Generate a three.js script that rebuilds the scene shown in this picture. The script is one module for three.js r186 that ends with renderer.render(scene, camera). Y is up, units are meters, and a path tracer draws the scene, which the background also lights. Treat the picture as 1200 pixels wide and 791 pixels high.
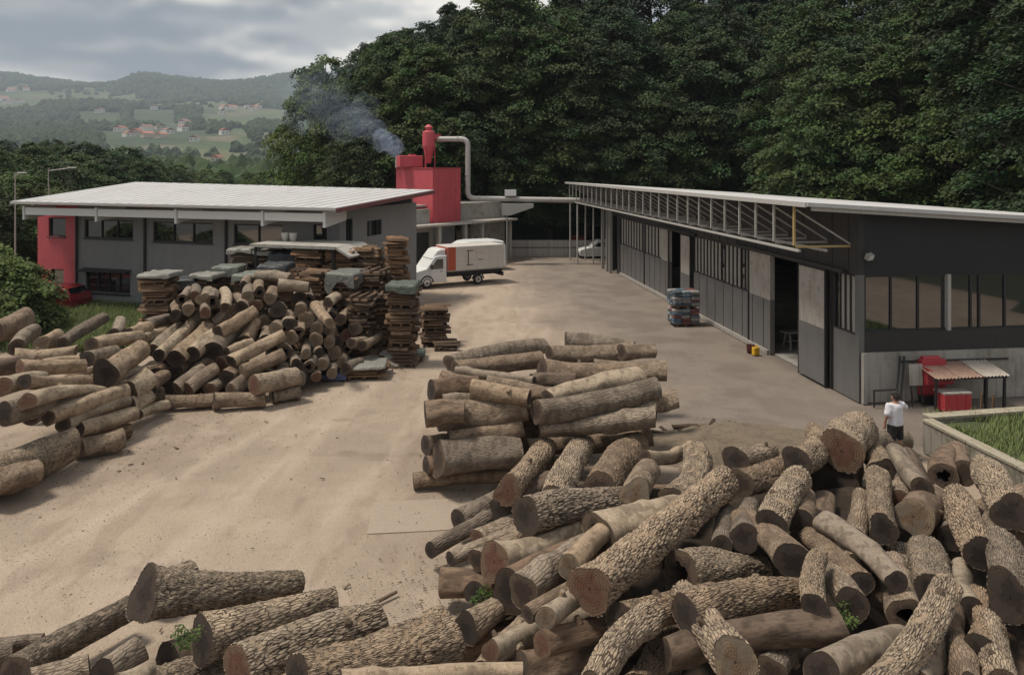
import * as THREE from 'three';
import { mergeGeometries, mergeVertices, toCreasedNormals } from 'three/addons/utils/BufferGeometryUtils.js';
import { RoundedBoxGeometry } from 'three/addons/geometries/RoundedBoxGeometry.js';
import { MarchingCubes } from 'three/addons/objects/MarchingCubes.js';

// ---------------------------------------------------------------- camera, sky, sun, exposure
const scene = new THREE.Scene();
const renderer = new THREE.WebGLRenderer({ antialias: true });
renderer.setSize(1024, 674);
renderer.toneMapping = THREE.LinearToneMapping;
renderer.toneMappingExposure = 1.28;
renderer.shadowMap.enabled = true;
renderer.shadowMap.type = THREE.PCFSoftShadowMap;

const FOCAL = 850, EYE = 7.8;                                   // focal length in pixels of a 1200 x 791 frame, eye height in metres
const camera = new THREE.PerspectiveCamera(2 * Math.atan(395.5 / FOCAL) * 180 / Math.PI, 1200 / 791, 0.1, 9000);
camera.position.set(0, EYE, 0);
camera.lookAt(0, EYE, -10);
camera.setViewOffset(1200, 791, 0, 196.5, 1200, 791);           // lens shifted down: level camera, verticals stay upright
scene.add(camera);

// seeded randomness and noise
function makeRandom(seed) { let s = seed >>> 0; return () => { s = (s + 0x6d2b79f5) | 0; let t = Math.imul(s ^ (s >>> 15), 1 | s); t = (t + Math.imul(t ^ (t >>> 7), 61 | t)) ^ t; return ((t ^ (t >>> 14)) >>> 0) / 4294967296; }; }
let rnd = makeRandom(11);
const rr = (a, b) => a + (b - a) * rnd();
const pick = (a) => a[Math.floor(rnd() * a.length) % a.length];
const clamp = (x, a = 0, b = 1) => Math.min(b, Math.max(a, x));
const lerp = (a, b, t) => a + (b - a) * t;
const smooth = (a, b, x) => { const t = clamp((x - a) / (b - a)); return t * t * (3 - 2 * t); };
const hash2 = (x, y, s) => { let h = Math.imul(x | 0, 374761393) ^ Math.imul(y | 0, 668265263) ^ Math.imul(s | 0, 1274126177); h = Math.imul(h ^ (h >>> 13), 1274126177); return ((h ^ (h >>> 16)) >>> 0) / 4294967296; };
const wrap = (i, n) => ((i % n) + n) % n;
function vnoise(x, y, s = 0, px = 0, py = 0) {                  // value noise, periodic when px and py are given
  const ix = Math.floor(x), iy = Math.floor(y), fx = x - ix, fy = y - iy, u = fx * fx * (3 - 2 * fx), v = fy * fy * (3 - 2 * fy);
  const g = (a, b) => hash2(px ? wrap(a, px) : a, py ? wrap(b, py) : b, s);
  return lerp(lerp(g(ix, iy), g(ix + 1, iy), u), lerp(g(ix, iy + 1), g(ix + 1, iy + 1), u), v);
}
function fbm(x, y, oct = 4, s = 0, px = 0, py = 0) { let a = 0, w = 0.5, n = 0; for (let i = 0; i < oct; i++) { a += w * vnoise(x, y, s + i * 17, px, py); n += w; w *= 0.5; x *= 2; y *= 2; px *= 2; py *= 2; } return a / n; }
function vnoise3(x, y, z, s = 0) { const iz = Math.floor(z), f = z - iz, u = f * f * (3 - 2 * f); return lerp(vnoise(x, y, s + iz * 101), vnoise(x, y, s + (iz + 1) * 101), u); }

// the sky: one even deck of grey cloud with paler warm tops, brighter towards the zenith as overcast skies are
{
  const W = 1024, Hh = 512, d = new Float32Array(W * Hh * 4);
  for (let j = 0; j < Hh; j++) {
    const el = ((j + 0.5) / Hh - 0.5) * Math.PI, y = Math.sin(el), c = Math.cos(el);
    for (let i = 0; i < W; i++) {
      const az = ((i + 0.5) / W) * 2 * Math.PI, dx = Math.cos(az) * c, dz = Math.sin(az) * c;
      if (y < -0.01) { const o = (j * W + i) * 4; d[o] = 0.20; d[o + 1] = 0.19; d[o + 2] = 0.17; d[o + 3] = 1; continue; }
      // streaks of cloud lie level: the noise is stretched along the horizon
      const n3 = (f, v, s, o) => { let q = 0, w = 0.5, n = 0; for (let e = 0; e < o; e++) { q += w * vnoise3(dx * f + 40, dz * f + 40, y * v + 20, s + e * 7); n += w; w *= 0.5; f *= 2; v *= 2; } return q / n; };
      const layer = n3(2.6, 13, 8, 6), puff = n3(5.6, 26, 210, 6), fine = n3(16, 60, 330, 4);
      const m = smooth(0.36, 0.64, layer + 0.30 * (fine - 0.5)), p = smooth(0.47, 0.58, puff + 0.22 * (fine - 0.5)) * (0.25 + 0.75 * m);
      const g = 0.92 * lerp(1, 1.25, smooth(0.02, 0.9, y)) * (y > 0 ? 1 : 0.75);
      const r0 = lerp(0.20, 0.43, m), g0 = lerp(0.24, 0.45, m), b0 = lerp(0.285, 0.465, m), o = (j * W + i) * 4;
      d[o] = g * lerp(r0, 1.0, p * 0.8); d[o + 1] = g * lerp(g0, 0.95, p * 0.8); d[o + 2] = g * lerp(b0, 0.87, p * 0.8); d[o + 3] = 1;
    }
  }
  const t = new THREE.DataTexture(d, W, Hh, THREE.RGBAFormat, THREE.FloatType);
  t.mapping = THREE.EquirectangularReflectionMapping; t.magFilter = t.minFilter = THREE.LinearFilter; t.wrapS = THREE.RepeatWrapping; t.needsUpdate = true;
  scene.background = t; scene.environment = t;
}
// a veiled sun, high and to the left behind the yard
const sun = new THREE.DirectionalLight(new THREE.Color(1, 0.92, 0.80), 3.0);
sun.position.set(-38, 85, -24); sun.target.position.set(0, 0, -25);
sun.shadow.radius = 21; sun.castShadow = true; sun.shadow.mapSize.set(2048, 2048);
Object.assign(sun.shadow.camera, { left: -70, right: 70, top: 70, bottom: -70, near: 1, far: 220 });
scene.add(sun, sun.target);
scene.fog = new THREE.FogExp2(new THREE.Color(0.62, 0.70, 0.80), 0.00017);

// ---------------------------------------------------------------- helpers
const V = (x, y, z) => new THREE.Vector3(x, y, z);
const taken = {};
function numbered(name) { const n = taken[name] = (taken[name] ?? -1) + 1; return n ? name + '_' + String(n).padStart(3, '0') : name; }
function tag(o, label, category, group, kind) { if (label) o.userData.label = label; if (category) o.userData.category = category; if (group) o.userData.group = group; if (kind) o.userData.kind = kind; return o; }
function thing(name, label, category, pos = [0, 0, 0], turn = 0, group) { const o = new THREE.Group(); o.name = numbered(name); o.position.set(...pos); o.rotation.y = turn; scene.add(o); return tag(o, label, category, group); }
function part(name, g, m, parent, pos, rot) { const o = new THREE.Mesh(g, m); o.name = name; o.castShadow = o.receiveShadow = true; if (pos) o.position.set(...pos); if (rot) o.rotation.set(...rot); parent.add(o); return o; }
function solo(name, g, m, label, category, group, kind) { const o = new THREE.Mesh(g, m); o.name = numbered(name); o.castShadow = o.receiveShadow = true; scene.add(o); return tag(o, label, category, group, kind); }
function copyOf(o, label) { const c = o.clone(); c.name = numbered(o.name.replace(/_\d{3}$/, '')); c.userData = { ...o.userData }; if (label) c.userData.label = label; scene.add(c); return c; }
const boxCache = new Map();
function box(w, h, d) {                                          // a box with uv in metres
  const key = [w, h, d].map((x) => x.toFixed(3)).join(); if (boxCache.has(key)) return boxCache.get(key);
  const g = new THREE.BoxGeometry(w, h, d), uv = g.attributes.uv, dims = [[d, h], [d, h], [w, d], [w, d], [w, h], [w, h]];
  for (let i = 0; i < uv.count; i++) { const [a, b] = dims[Math.floor(i / 4)]; uv.setXY(i, uv.getX(i) * a, uv.getY(i) * b); }
  boxCache.set(key, g); return g;
}
const span = (name, m, parent, x0, x1, y0, y1, z0, z1) => part(name, box(x1 - x0, y1 - y0, z1 - z0), m, parent, [(x0 + x1) / 2, (y0 + y1) / 2, (z0 + z1) / 2]);
function bar(a, b, r, seg = 6, r2 = r) { const d = b.clone().sub(a), g = new THREE.CylinderGeometry(r2, r, d.length(), seg); g.applyQuaternion(new THREE.Quaternion().setFromUnitVectors(V(0, 1, 0), d.clone().normalize())); return g.translate((a.x + b.x) / 2, (a.y + b.y) / 2, (a.z + b.z) / 2); }
function beam(a, b, w, h) { const d = b.clone().sub(a), g = box(w, h, d.length()).clone(); const q = new THREE.Quaternion().setFromRotationMatrix(new THREE.Matrix4().lookAt(b, a, Math.abs(d.y) > 0.95 * d.length() ? V(1, 0, 0) : V(0, 1, 0))); g.applyQuaternion(q); return g.translate((a.x + b.x) / 2, (a.y + b.y) / 2, (a.z + b.z) / 2); }
function moved(g, x, y, z) { return g.clone().translate(x, y, z); }
function sheetGeo(rows, uvs) {                                    // a grid of points -> smooth surface
  const n = rows.length, m = rows[0].length, p = [], uv = [], idx = [];
  for (let i = 0; i < n; i++) for (let j = 0; j < m; j++) { p.push(...rows[i][j]); uv.push(...(uvs ? uvs[i][j] : [j / (m - 1), i / (n - 1)])); }
  for (let i = 0; i < n - 1; i++) for (let j = 0; j < m - 1; j++) { const a = i * m + j, b = a + 1, c = a + m, e = c + 1; idx.push(a, c, b, b, c, e); }
  const g = new THREE.BufferGeometry(); g.setAttribute('position', new THREE.Float32BufferAttribute(p, 3)); g.setAttribute('uv', new THREE.Float32BufferAttribute(uv, 2)); g.setIndex(idx); g.computeVertexNormals(); return g;
}
const toByte = (x) => { x = clamp(x); return Math.round(255 * (x <= 0.0031308 ? 12.92 * x : 1.055 * Math.pow(x, 1 / 2.4) - 0.055)); };
function colorTex(w, h, f) { const d = new Uint8Array(w * h * 4); for (let j = 0; j < h; j++) for (let i = 0; i < w; i++) { const c = f(i, j), o = (j * w + i) * 4; d[o] = toByte(c[0]); d[o + 1] = toByte(c[1]); d[o + 2] = toByte(c[2]); d[o + 3] = 255; } return finish(new THREE.DataTexture(d, w, h), true); }
function greyTex(w, h, f) { const d = new Uint8Array(w * h * 4); for (let j = 0; j < h; j++) for (let i = 0; i < w; i++) { const c = Math.round(clamp(f(i, j)) * 255), o = (j * w + i) * 4; d[o] = d[o + 1] = d[o + 2] = c; d[o + 3] = 255; } return finish(new THREE.DataTexture(d, w, h), false); }
function finish(t, srgb) { t.magFilter = THREE.LinearFilter; t.minFilter = THREE.LinearMipmapLinearFilter; t.wrapS = t.wrapT = THREE.RepeatWrapping; if (srgb) t.colorSpace = THREE.SRGBColorSpace; t.needsUpdate = true; return t; }
function rep(t, sx, sy = sx) { const c = t.clone(); c.repeat.set(sx, sy); c.needsUpdate = true; return c; }
const C = (r, g, b) => new THREE.Color().setRGB(r, g, b);
const std = (o) => new THREE.MeshStandardMaterial({ roughness: 0.8, ...o });
const mix3 = (a, b, t) => [lerp(a[0], b[0], t), lerp(a[1], b[1], t), lerp(a[2], b[2], t)];

// ---------------------------------------------------------------- textures and materials
const N1 = (() => { const a = new Float32Array(512 * 512); for (let j = 0; j < 512; j++) for (let i = 0; i < 512; i++) a[j * 512 + i] = fbm(i / 64, j / 64, 6, 3, 8, 8); return (i, j) => a[wrap(j, 512) * 512 + wrap(i, 512)]; })();
const N2 = (() => { const a = new Float32Array(512 * 512); for (let j = 0; j < 512; j++) for (let i = 0; i < 512; i++) a[j * 512 + i] = fbm(i / 32, j / 128, 5, 77, 16, 4); return (i, j) => a[wrap(j, 512) * 512 + wrap(i, 512)]; })();
const grainBump = greyTex(512, 512, (i, j) => 0.5 * N1(i * 3, j * 3) + 0.5 * hash2(i >> 1, j >> 1, 9));
// weathered surfaces: a base colour broken up by blotches, streaks that run down and specks
function weathered(base, dirt, { streak = 0.4, blotch = 0.5, speck = 0.02 } = {}) {
  return colorTex(512, 512, (i, j) => {
    const b = smooth(0.45, 0.75, N1(i, j)) * blotch, s = smooth(0.5, 0.8, N2(i * 2, j >> 1)) * streak, k = hash2(i, j, 4) < speck ? 0.5 : 0, v = 0.93 + 0.14 * N1(i * 5 + 99, j * 5);
    return mix3(base, dirt, clamp(b + s + k)).map((x) => x * v);
  });
}
const T = {
  concrete: weathered([0.36, 0.335, 0.30], [0.20, 0.18, 0.155], { streak: 0.45, blotch: 0.6 }),
  darkClad: weathered([0.034, 0.031, 0.031], [0.048, 0.043, 0.041], { streak: 0.3, blotch: 0.4, speck: 0.004 }),
  greyClad: weathered([0.145, 0.138, 0.134], [0.105, 0.098, 0.094], { streak: 0.3, blotch: 0.4, speck: 0.004 }),
  pale: weathered([0.40, 0.37, 0.33], [0.24, 0.20, 0.16], { streak: 0.6, blotch: 0.4 }),
  white: weathered([0.50, 0.49, 0.485], [0.38, 0.365, 0.35], { streak: 0.25, blotch: 0.35, speck: 0.006 }),
  red: weathered([0.50, 0.078, 0.096], [0.36, 0.055, 0.066], { streak: 0.25, blotch: 0.4, speck: 0.004 }),
  render: weathered([0.225, 0.22, 0.22], [0.185, 0.18, 0.177], { streak: 0.2, blotch: 0.3, speck: 0.004 }),
};
const wall = (t, r = 0.9, s = 0.35, extra = {}) => std({ map: rep(t, s), bumpMap: rep(grainBump, s * 2), bumpScale: 0.004, roughness: r, ...extra });
const M = {
  concrete: wall(T.concrete, 0.95, 0.3), darkClad: wall(T.darkClad, 0.75, 0.2), greyClad: wall(T.greyClad, 0.7, 0.25), pale: wall(T.pale, 0.6, 0.45), white: wall(T.white, 0.6, 0.2), red: wall(T.red, 0.6, 0.25), render: wall(T.render, 0.9, 0.25),
  frame: std({ color: C(0.025, 0.023, 0.024), roughness: 0.6 }), galv: std({ color: C(0.34, 0.33, 0.31), roughness: 0.55, metalness: 0.3 }), steel: wall(T.white, 0.5, 0.6, { color: C(0.8, 0.78, 0.74) }),
  beamWhite: std({ color: C(0.62, 0.61, 0.59), roughness: 0.6 }), ochre: std({ color: C(0.42, 0.31, 0.13), roughness: 0.7 }), yellow: std({ color: C(0.55, 0.36, 0.05), roughness: 0.6 }), black: std({ color: C(0.012, 0.012, 0.013), roughness: 0.7 }), rubber: std({ color: C(0.018, 0.018, 0.018), roughness: 0.85 }),
  glass: new THREE.MeshPhysicalMaterial({ color: C(0.75, 0.8, 0.8), transmission: 1, thickness: 0, roughness: 0.02, ior: 1.5 }),
  tint: new THREE.MeshPhysicalMaterial({ color: C(0.012, 0.014, 0.015), roughness: 0.04, ior: 2.2 }),
  poly: new THREE.MeshPhysicalMaterial({ map: rep(T.pale, 0.5), transmission: 0.25, thickness: 0, roughness: 0.9 }),
  whitePaint: std({ color: C(0.66, 0.66, 0.65), roughness: 0.35 }), redPaint: new THREE.MeshPhysicalMaterial({ color: C(0.20, 0.013, 0.017), roughness: 0.35, clearcoat: 0.5 }), lampGlass: std({ color: C(0.6, 0.6, 0.58), roughness: 0.2 }), tail: std({ color: C(0.3, 0.02, 0.02), roughness: 0.3 }),
  rim: std({ color: C(0.4, 0.4, 0.4), roughness: 0.4, metalness: 0.6 }), orange: std({ color: C(0.40, 0.075, 0.035), roughness: 0.6 }),
};

// ---------------------------------------------------------------- the yard and the land round it
const AX = [-0.118, -0.993], EX = [0.993, -0.118], CORNER = [11.63, -24.29];    // axis of the workshop, its end wall, its near corner (x, z)
const workX = (x, z) => (x - CORNER[0]) * EX[0] + (z - CORNER[1]) * EX[1], workU = (x, z) => (x - CORNER[0]) * AX[0] + (z - CORNER[1]) * AX[1];
const yardField = (f) => { const n = 640, a = new Float32Array((n + 1) * (n + 1)); for (let j = 0; j <= n; j++) for (let i = 0; i <= n; i++) a[j * (n + 1) + i] = f(-30 + i / n * 50, 58 - j / n * 50); return (i, j) => { const x = i / 2048 * n, y = j / 2048 * n, ix = x | 0, iy = y | 0, u = x - ix, v = y - iy, k = iy * (n + 1) + ix; return (a[k] * (1 - u) + a[k + 1] * u) * (1 - v) + (a[k + n + 1] * (1 - u) + a[k + n + 2] * u) * v; }; };
const yBig = yardField((x, Z) => fbm(x * 0.16 + 3, Z * 0.16, 4, 31)), yMid = yardField((x, Z) => fbm(x * 0.9, Z * 0.9 + 7, 4, 32)), yDark = yardField((x, Z) => fbm(x * 2.1 + 40, Z * 0.7, 4, 34)), yStreak = yardField((x, Z) => fbm(x * 3, Z * 0.5, 3, 35)), yStain = yardField((x, Z) => fbm(x * 0.55 + 11, Z * 1.1 + 5, 5, 37)), yCrumb = yardField((x, Z) => fbm(x * 0.4 + 70, Z * 0.4, 3, 38));
const yEdge = yardField((x, Z) => { const z = -Z, wx = workX(x, z), wu = workU(x, z); return smooth(-11.5, -4.5, wx + 5 * (fbm(x * 0.35, Z * 0.35, 4, 36) - 0.5)) * smooth(-6.5, -3.0, wu + 2.5 * (fbm(x * 0.9, Z * 0.9 + 7, 4, 32) - 0.5)); });
const yardMap = colorTex(2048, 2048, (i, j) => {                               // 50 m x 50 m of trodden earth: x -30..20, z -8..-58
  const x = -30 + i / 2048 * 50, Z = 58 - j / 2048 * 50, mid = yMid(i, j), fine = N1(i * 2, j * 2), grit = hash2(i, j, 33);
  let c = mix3([0.425, 0.333, 0.252], [0.345, 0.268, 0.202], smooth(0.40, 0.68, yBig(i, j)));
  c = mix3(c, [0.475, 0.37, 0.29], 0.55 * smooth(0.5, 0.75, mid));
  c = mix3(c, [0.29, 0.215, 0.16], 0.45 * smooth(0.54, 0.72, yDark(i, j)));
  // lorry tracks: long bent streaks from the piles to the back of the yard
  for (const [x0, bend, w] of [[-3.1, 0.10, 0.5], [-1.2, 0.10, 0.5], [1.3, -0.02, 0.6], [3.2, -0.02, 0.6], [-6.5, 0.22, 0.7], [-8.4, 0.22, 0.5], [-0.2, 0.16, 0.4]]) {
    const d = Math.abs(x - x0 - bend * (Z - 20) - Math.sin(Z * 0.13 + x0) * 0.7 + 0.5 * (mid - 0.5)) / w;
    if (d < 1) c = mix3(c, [0.49, 0.385, 0.302], 0.75 * (1 - d) * smooth(0.35, 0.6, yStreak(i, j)));
  }
  // grey concrete apron along the workshop, dusted over towards the yard
  c = mix3(c, mix3([0.235, 0.195, 0.163], [0.18, 0.15, 0.126], smooth(0.35, 0.7, mid)), 0.9 * yEdge(i, j));
  // oil and damp stains, crumbs of bark
  c = mix3(c, [0.16, 0.12, 0.085], 0.3 * smooth(0.70, 0.82, yStain(i, j)));
  if (grit < 0.006 + 0.05 * smooth(0.55, 0.8, yCrumb(i, j))) c = mix3(c, [0.12, 0.085, 0.06], 0.6);
  const v = 0.84 + 0.22 * fine + 0.09 * (grit - 0.5); return [c[0] * v, c[1] * v, c[2] * v];
});
yardMap.wrapS = yardMap.wrapT = THREE.MirroredRepeatWrapping;
const yardBump = greyTex(1024, 1024, (i, j) => 0.34 * fbm(i / 64, j / 64, 5, 41, 16, 16) + 0.38 * fbm(i / 8, j / 8, 3, 44, 128, 128) + 0.28 * hash2(i >> 1, j >> 1, 42));
const yardMat = std({ map: yardMap, roughness: 0.97, bumpMap: yardBump, bumpScale: 0.045 });
{ const b = yardBump.clone(); b.repeat.set(14, 14); b.needsUpdate = true; yardMat.bumpMap = b; }
{ // x -62..34, z 30..-69; a little uneven
  const rows = [], uvs = [];
  for (let a = 0; a <= 120; a++) { const r = [], u = []; for (let b = 0; b <= 110; b++) { const x = -62 + b / 110 * 96, z = 30 - a / 120 * 99, Z = -z; r.push([x, -0.035 + 0.05 * (fbm(x * 0.3, z * 0.3, 3, 51) - 0.5), z]); u.push([(x + 30) / 50, (58 - Z) / 50]); } rows.push(r); uvs.push(u); }
  const g = sheetGeo(rows, uvs); { const ix = g.index.array; for (let k = 0; k < ix.length; k += 3) { const t = ix[k + 1]; ix[k + 1] = ix[k + 2]; ix[k + 2] = t; } g.computeVertexNormals(); }
  tag(solo('yard', g, yardMat, 'pale sandy yard of trodden earth', null), null, null, null, 'structure');
}
// worn concrete pads let into the sand beside the squared stack
{ const pad = std({ color: C(0.445, 0.355, 0.275), roughness: 0.97, bumpMap: rep(grainBump, 0.7), bumpScale: 0.03 }), R = makeRandom(4); for (const [x, z, w, d, t, l] of [[-1.9, -16.45, 2.6, 1.5, 0.10, 'worn concrete pad in the sand in front of the squared log stack']]) { const g = new THREE.BoxGeometry(w, 0.03, d, 12, 1, 8), p = g.attributes.position; for (let i = 0; i < p.count; i++) p.setY(i, p.getY(i) + 0.012 * fbm(p.getX(i) * 2, p.getZ(i) * 2, 2, 5)); g.computeVertexNormals(); const uv = g.attributes.uv; for (let i = 0; i < uv.count; i++) uv.setXY(i, p.getX(i), p.getZ(i)); const o = solo('concrete_pad', g, pad, l, 'pad'); o.position.set(x, -0.037, z); o.rotation.y = t; } }
// wooded slope behind the yard and the workshop
function slope(x, z) {
  const Z = -z, wx = workX(x, z), a = Z - 67.5 - Math.max(0, -24 - x) * 1.2, b = wx - 17 - Math.max(0, 12 - Z) * 2, d = Math.max(a, b, 0);
  const k = smooth(-0.31, -0.08, x / Math.max(Z, 1)); return d <= 0 ? -0.6 : -0.6 * (1 - k) + k * (-0.4 + 0.42 * d + 0.8 * (fbm(x * 0.1, z * 0.1, 3, 61) - 0.5) * Math.min(1, d / 5));
}
const soilTex = weathered([0.035, 0.04, 0.018], [0.05, 0.045, 0.025], { streak: 0.3, blotch: 0.7 });
const soilMat = std({ map: rep(soilTex, 1), roughness: 1 });
{
  const rows = [], uvs = [];
  for (let a = 0; a <= 90; a++) { const r = [], u = []; for (let b = 0; b <= 100; b++) { const x = -45 + b / 100 * 165, z = 10 - a / 90 * 170; r.push([x, slope(x, z), z]); u.push([x / 6, z / 6]); } rows.push(r); uvs.push(u); }
  const g = sheetGeo(rows, uvs); const ix = g.index.array; for (let k = 0; k < ix.length; k += 3) { const t = ix[k + 1]; ix[k + 1] = ix[k + 2]; ix[k + 2] = t; } g.computeVertexNormals();
  solo('hillside', g, soilMat, 'dark wooded slope behind the yard', null, null, 'structure');
}
// the far valley and hills: height by bearing and distance
function hillH(x, Z) { const f = 1 + 0.8 * smooth(200, 700, Z); return EYE + f * (hillBase(x / f, Z / f) - EYE); }
function hillBase(x, Z) {
  const q = x / Z, base = Z < 150 ? -3 - 3 * smooth(60, 150, Z) : -6 + 9 * smooth(150, 330, Z) + 56 * smooth(300, 900, Z) + 70 * smooth(850, 1500, Z);
  const crest = 120 + 26 * smooth(-0.56, -0.50, q) - 16 * smooth(-0.70, -0.545, q) + 12 * Math.sin(q * 21 + 0.8) * smooth(-0.56, -0.5, q) + 22 * smooth(-0.58, -0.75, q);
  const n = fbm(x * 0.004 + 5, Z * 0.004, 4, 71) - 0.5, n2 = fbm(x * 0.0011 + 2, Z * 0.0011, 3, 72) - 0.5;
  return base + crest * smooth(1350, 2100, Z) - 60 * smooth(2150, 3000, Z) + n * 26 * smooth(220, 700, Z) + n2 * 40 * smooth(400, 1200, Z);
}
function landUse(x1, Z1) { const f = 1 + 0.8 * smooth(200, 700, Z1), x = x1 / f, Z = Z1 / f;                                                      // wood, meadow and arable, as patches
  const w = fbm(x * 0.0042 + 7, Z * 0.0026 + 3, 4, 73) + 0.20 * smooth(1350, 1800, Z) + 0.10 * smooth(-0.40, -0.30, x / Z) - 0.12 * smooth(-0.44, -0.38, x / Z) * (Z < 1300 ? 1 : 0);
  const fx = Math.floor((x + 0.35 * Z) / 55 + 0.5 * fbm(x * 0.01, Z * 0.01, 2, 74)), fz = Math.floor(Z / 70 + 0.8 * fbm(x * 0.01, Z * 0.01, 2, 75));
  return { wood: w > 0.505, f: hash2(fx, fz, 76) };
}
{
  const p = [], col = [], idx = [], NA = 150, NZ = 230;
  for (let a = 0; a <= NZ; a++) { const Z = 62 * Math.pow(5600 / 62, a / NZ); for (let b = 0; b <= NA; b++) { const q = -1.5 + 3.2 * b / NA, x = q * Z; p.push(x, hillH(x, Z), -Z); const u = landUse(x, Z), v = 0.85 + 0.3 * hash2(a, b, 77); const c = u.wood ? [0.035, 0.055, 0.022] : u.f < 0.45 ? [0.05, 0.075, 0.026] : u.f < 0.72 ? [0.065, 0.088, 0.033] : u.f < 0.9 ? [0.095, 0.10, 0.048] : [0.13, 0.11, 0.07]; col.push(c[0] * v, c[1] * v, c[2] * v); } }
  for (let a = 0; a < NZ; a++) for (let b = 0; b < NA; b++) { const i = a * (NA + 1) + b; idx.push(i, i + 1, i + NA + 1, i + 1, i + NA + 2, i + NA + 1); }
  const g = new THREE.BufferGeometry(); g.setAttribute('position', new THREE.Float32BufferAttribute(p, 3)); g.setAttribute('color', new THREE.Float32BufferAttribute(col, 3)); g.setIndex(idx); g.computeVertexNormals();
  solo('hills', g, std({ vertexColors: true, roughness: 1 }), 'far green hills with woods and fields', null, null, 'structure');
}

// ---------------------------------------------------------------- trees
const leafMats = [[0.78, 0.8, 0.76], [0.95, 0.95, 0.7], [0.6, 0.72, 0.72], [1.15, 1.1, 0.75], [0.68, 0.66, 0.62]].map((c) => new THREE.MeshPhysicalMaterial({ color: C(...c), vertexColors: true, roughness: 0.8, transmission: 0.3, thickness: 0, side: THREE.DoubleSide, specularIntensity: 0.5 }));
const leafMat = new THREE.MeshPhysicalMaterial({ vertexColors: true, roughness: 0.85, transmission: 0.3, thickness: 0, side: THREE.DoubleSide, specularIntensity: 0.4 });
const trunkMat = std({ color: C(0.075, 0.058, 0.042), roughness: 1, bumpMap: rep(grainBump, 2), bumpScale: 0.02 });
// a crown of leafy sprays: every spray is a tilted plate of small folded leaves at the end of a limb
function crownGeo(seed, { height, radius, from, plates, leaves, leaf, hue, droop = 0.35, shape = 0.6, plate = 1 }) {
  const R = makeRandom(seed), q = (a, b) => a + (b - a) * R(), pos = [], col = [], tips = [];
  const lobes = Array.from({ length: 7 }, () => [R() * 6.28, q(0.25, 0.95), q(0.75, 1.3)]);
  const profile = (t, az) => { let k = Math.pow(Math.sin(Math.PI * Math.pow(clamp(t * 0.93 + 0.05), 0.8)), shape); for (const [a, h, s] of lobes) { const d = Math.cos(az - a), e = Math.abs(t - h); if (d > 0) k *= 1 + (s - 1) * d * Math.max(0, 1 - e * 3.2); } return k * radius; };
  for (let i = 0; i < plates; i++) {
    const t = 1 - Math.pow(R(), 0.85), az = R() * 6.283, rad = profile(t, az) * (R() < 0.72 ? q(0.72, 1.05) : q(0.15, 0.75)), y = from + t * (height - from);
    const cx = Math.cos(az) * rad, cz = Math.sin(az) * rad, ps = plate * q(0.75, 1.45) * (t > 0.9 ? 0.7 : 1);
    tips.push([cx, y, cz]);
    const tint = q(0.65, 1.35), warm = q(-0.012, 0.016), dip = droop * q(0.4, 1.4), ax = Math.cos(az), azz = Math.sin(az);
    const n = Math.round(leaves * q(0.6, 1.3));
    for (let k = 0; k < n; k++) {
      const a = R() * 6.283, d = Math.sqrt(R()) * ps, lx = Math.cos(a) * d * 1.25, lz = Math.sin(a) * d, lump = 0.22 * ps * Math.cos(d / ps * 1.4);
      // along the spray's outward direction it hangs down
      const ox = ax * lx - azz * lz, oz = azz * lx + ax * lz, oy = -dip * lx + lump + q(-0.30, 0.30) * ps;
      const px = cx + ox, py = y + oy, pz = cz + oz, s = leaf * q(0.6, 1.35), dir = az + q(-1.3, 1.3), tilt = q(-0.9, 0.35) - dip * 0.4, roll = q(-0.75, 0.75);
      const fx = Math.cos(dir) * Math.cos(tilt), fy = Math.sin(tilt), fz = Math.sin(dir) * Math.cos(tilt);
      const sx = -Math.sin(dir) * Math.cos(roll), sy = Math.sin(roll), sz = Math.cos(dir) * Math.cos(roll), w = s * 0.42, fold = -0.18 * s;
      const A = [px, py, pz], B = [px + fx * s, py + fy * s, pz + fz * s], mx = px + fx * s * 0.5, my = py + fy * s * 0.5, mz = pz + fz * s * 0.5;
      const Lp = [mx + sx * w, my + sy * w + fold, mz + sz * w], Rp = [mx - sx * w, my - sy * w + fold, mz - sz * w];
      pos.push(...A, ...Lp, ...B, ...A, ...B, ...Rp);
      const c = tint * q(0.8, 1.2), cr = (hue[0] + warm) * c, cg = hue[1] * c, cb = hue[2] * c; for (let v = 0; v < 6; v++) col.push(cr, cg, cb);
    }
  }
  const g = new THREE.BufferGeometry(); g.setAttribute('position', new THREE.Float32BufferAttribute(pos, 3)); g.setAttribute('color', new THREE.Float32BufferAttribute(col, 3)); g.computeVertexNormals();
  return { g, tips };
}
function trunkGeo(seed, height, r, tips) {
  const R = makeRandom(seed + 5), gs = [], pts = []; let x = 0, z = 0; const n = 6;
  for (let i = 0; i <= n; i++) { pts.push(V(x, -0.6 + (height * 0.92 + 0.6) * i / n, z)); x += (R() - 0.5) * 0.5; z += (R() - 0.5) * 0.5; }
  for (let i = 0; i < n; i++) gs.push(bar(pts[i], pts[i + 1], r * (1 - i / n) + 0.03, 7, r * (1 - (i + 1) / n) + 0.03));
  tips.forEach(([tx, ty, tz], k) => { if (k % 4) return; const h = clamp(ty - Math.hypot(tx, tz) * 0.55, height * 0.08, height * 0.85), f = clamp((h + 0.6) / (height * 0.92 + 0.6)) * n, i = Math.min(n - 1, Math.floor(f)), b = pts[i].clone().lerp(pts[i + 1], f - i); gs.push(bar(b, V(tx, ty, tz), 0.09 * r / 0.3, 4, 0.015)); });
  return mergeGeometries(gs.map((g) => { const c = g.index ? g.toNonIndexed() : g; return c; }));
}
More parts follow.
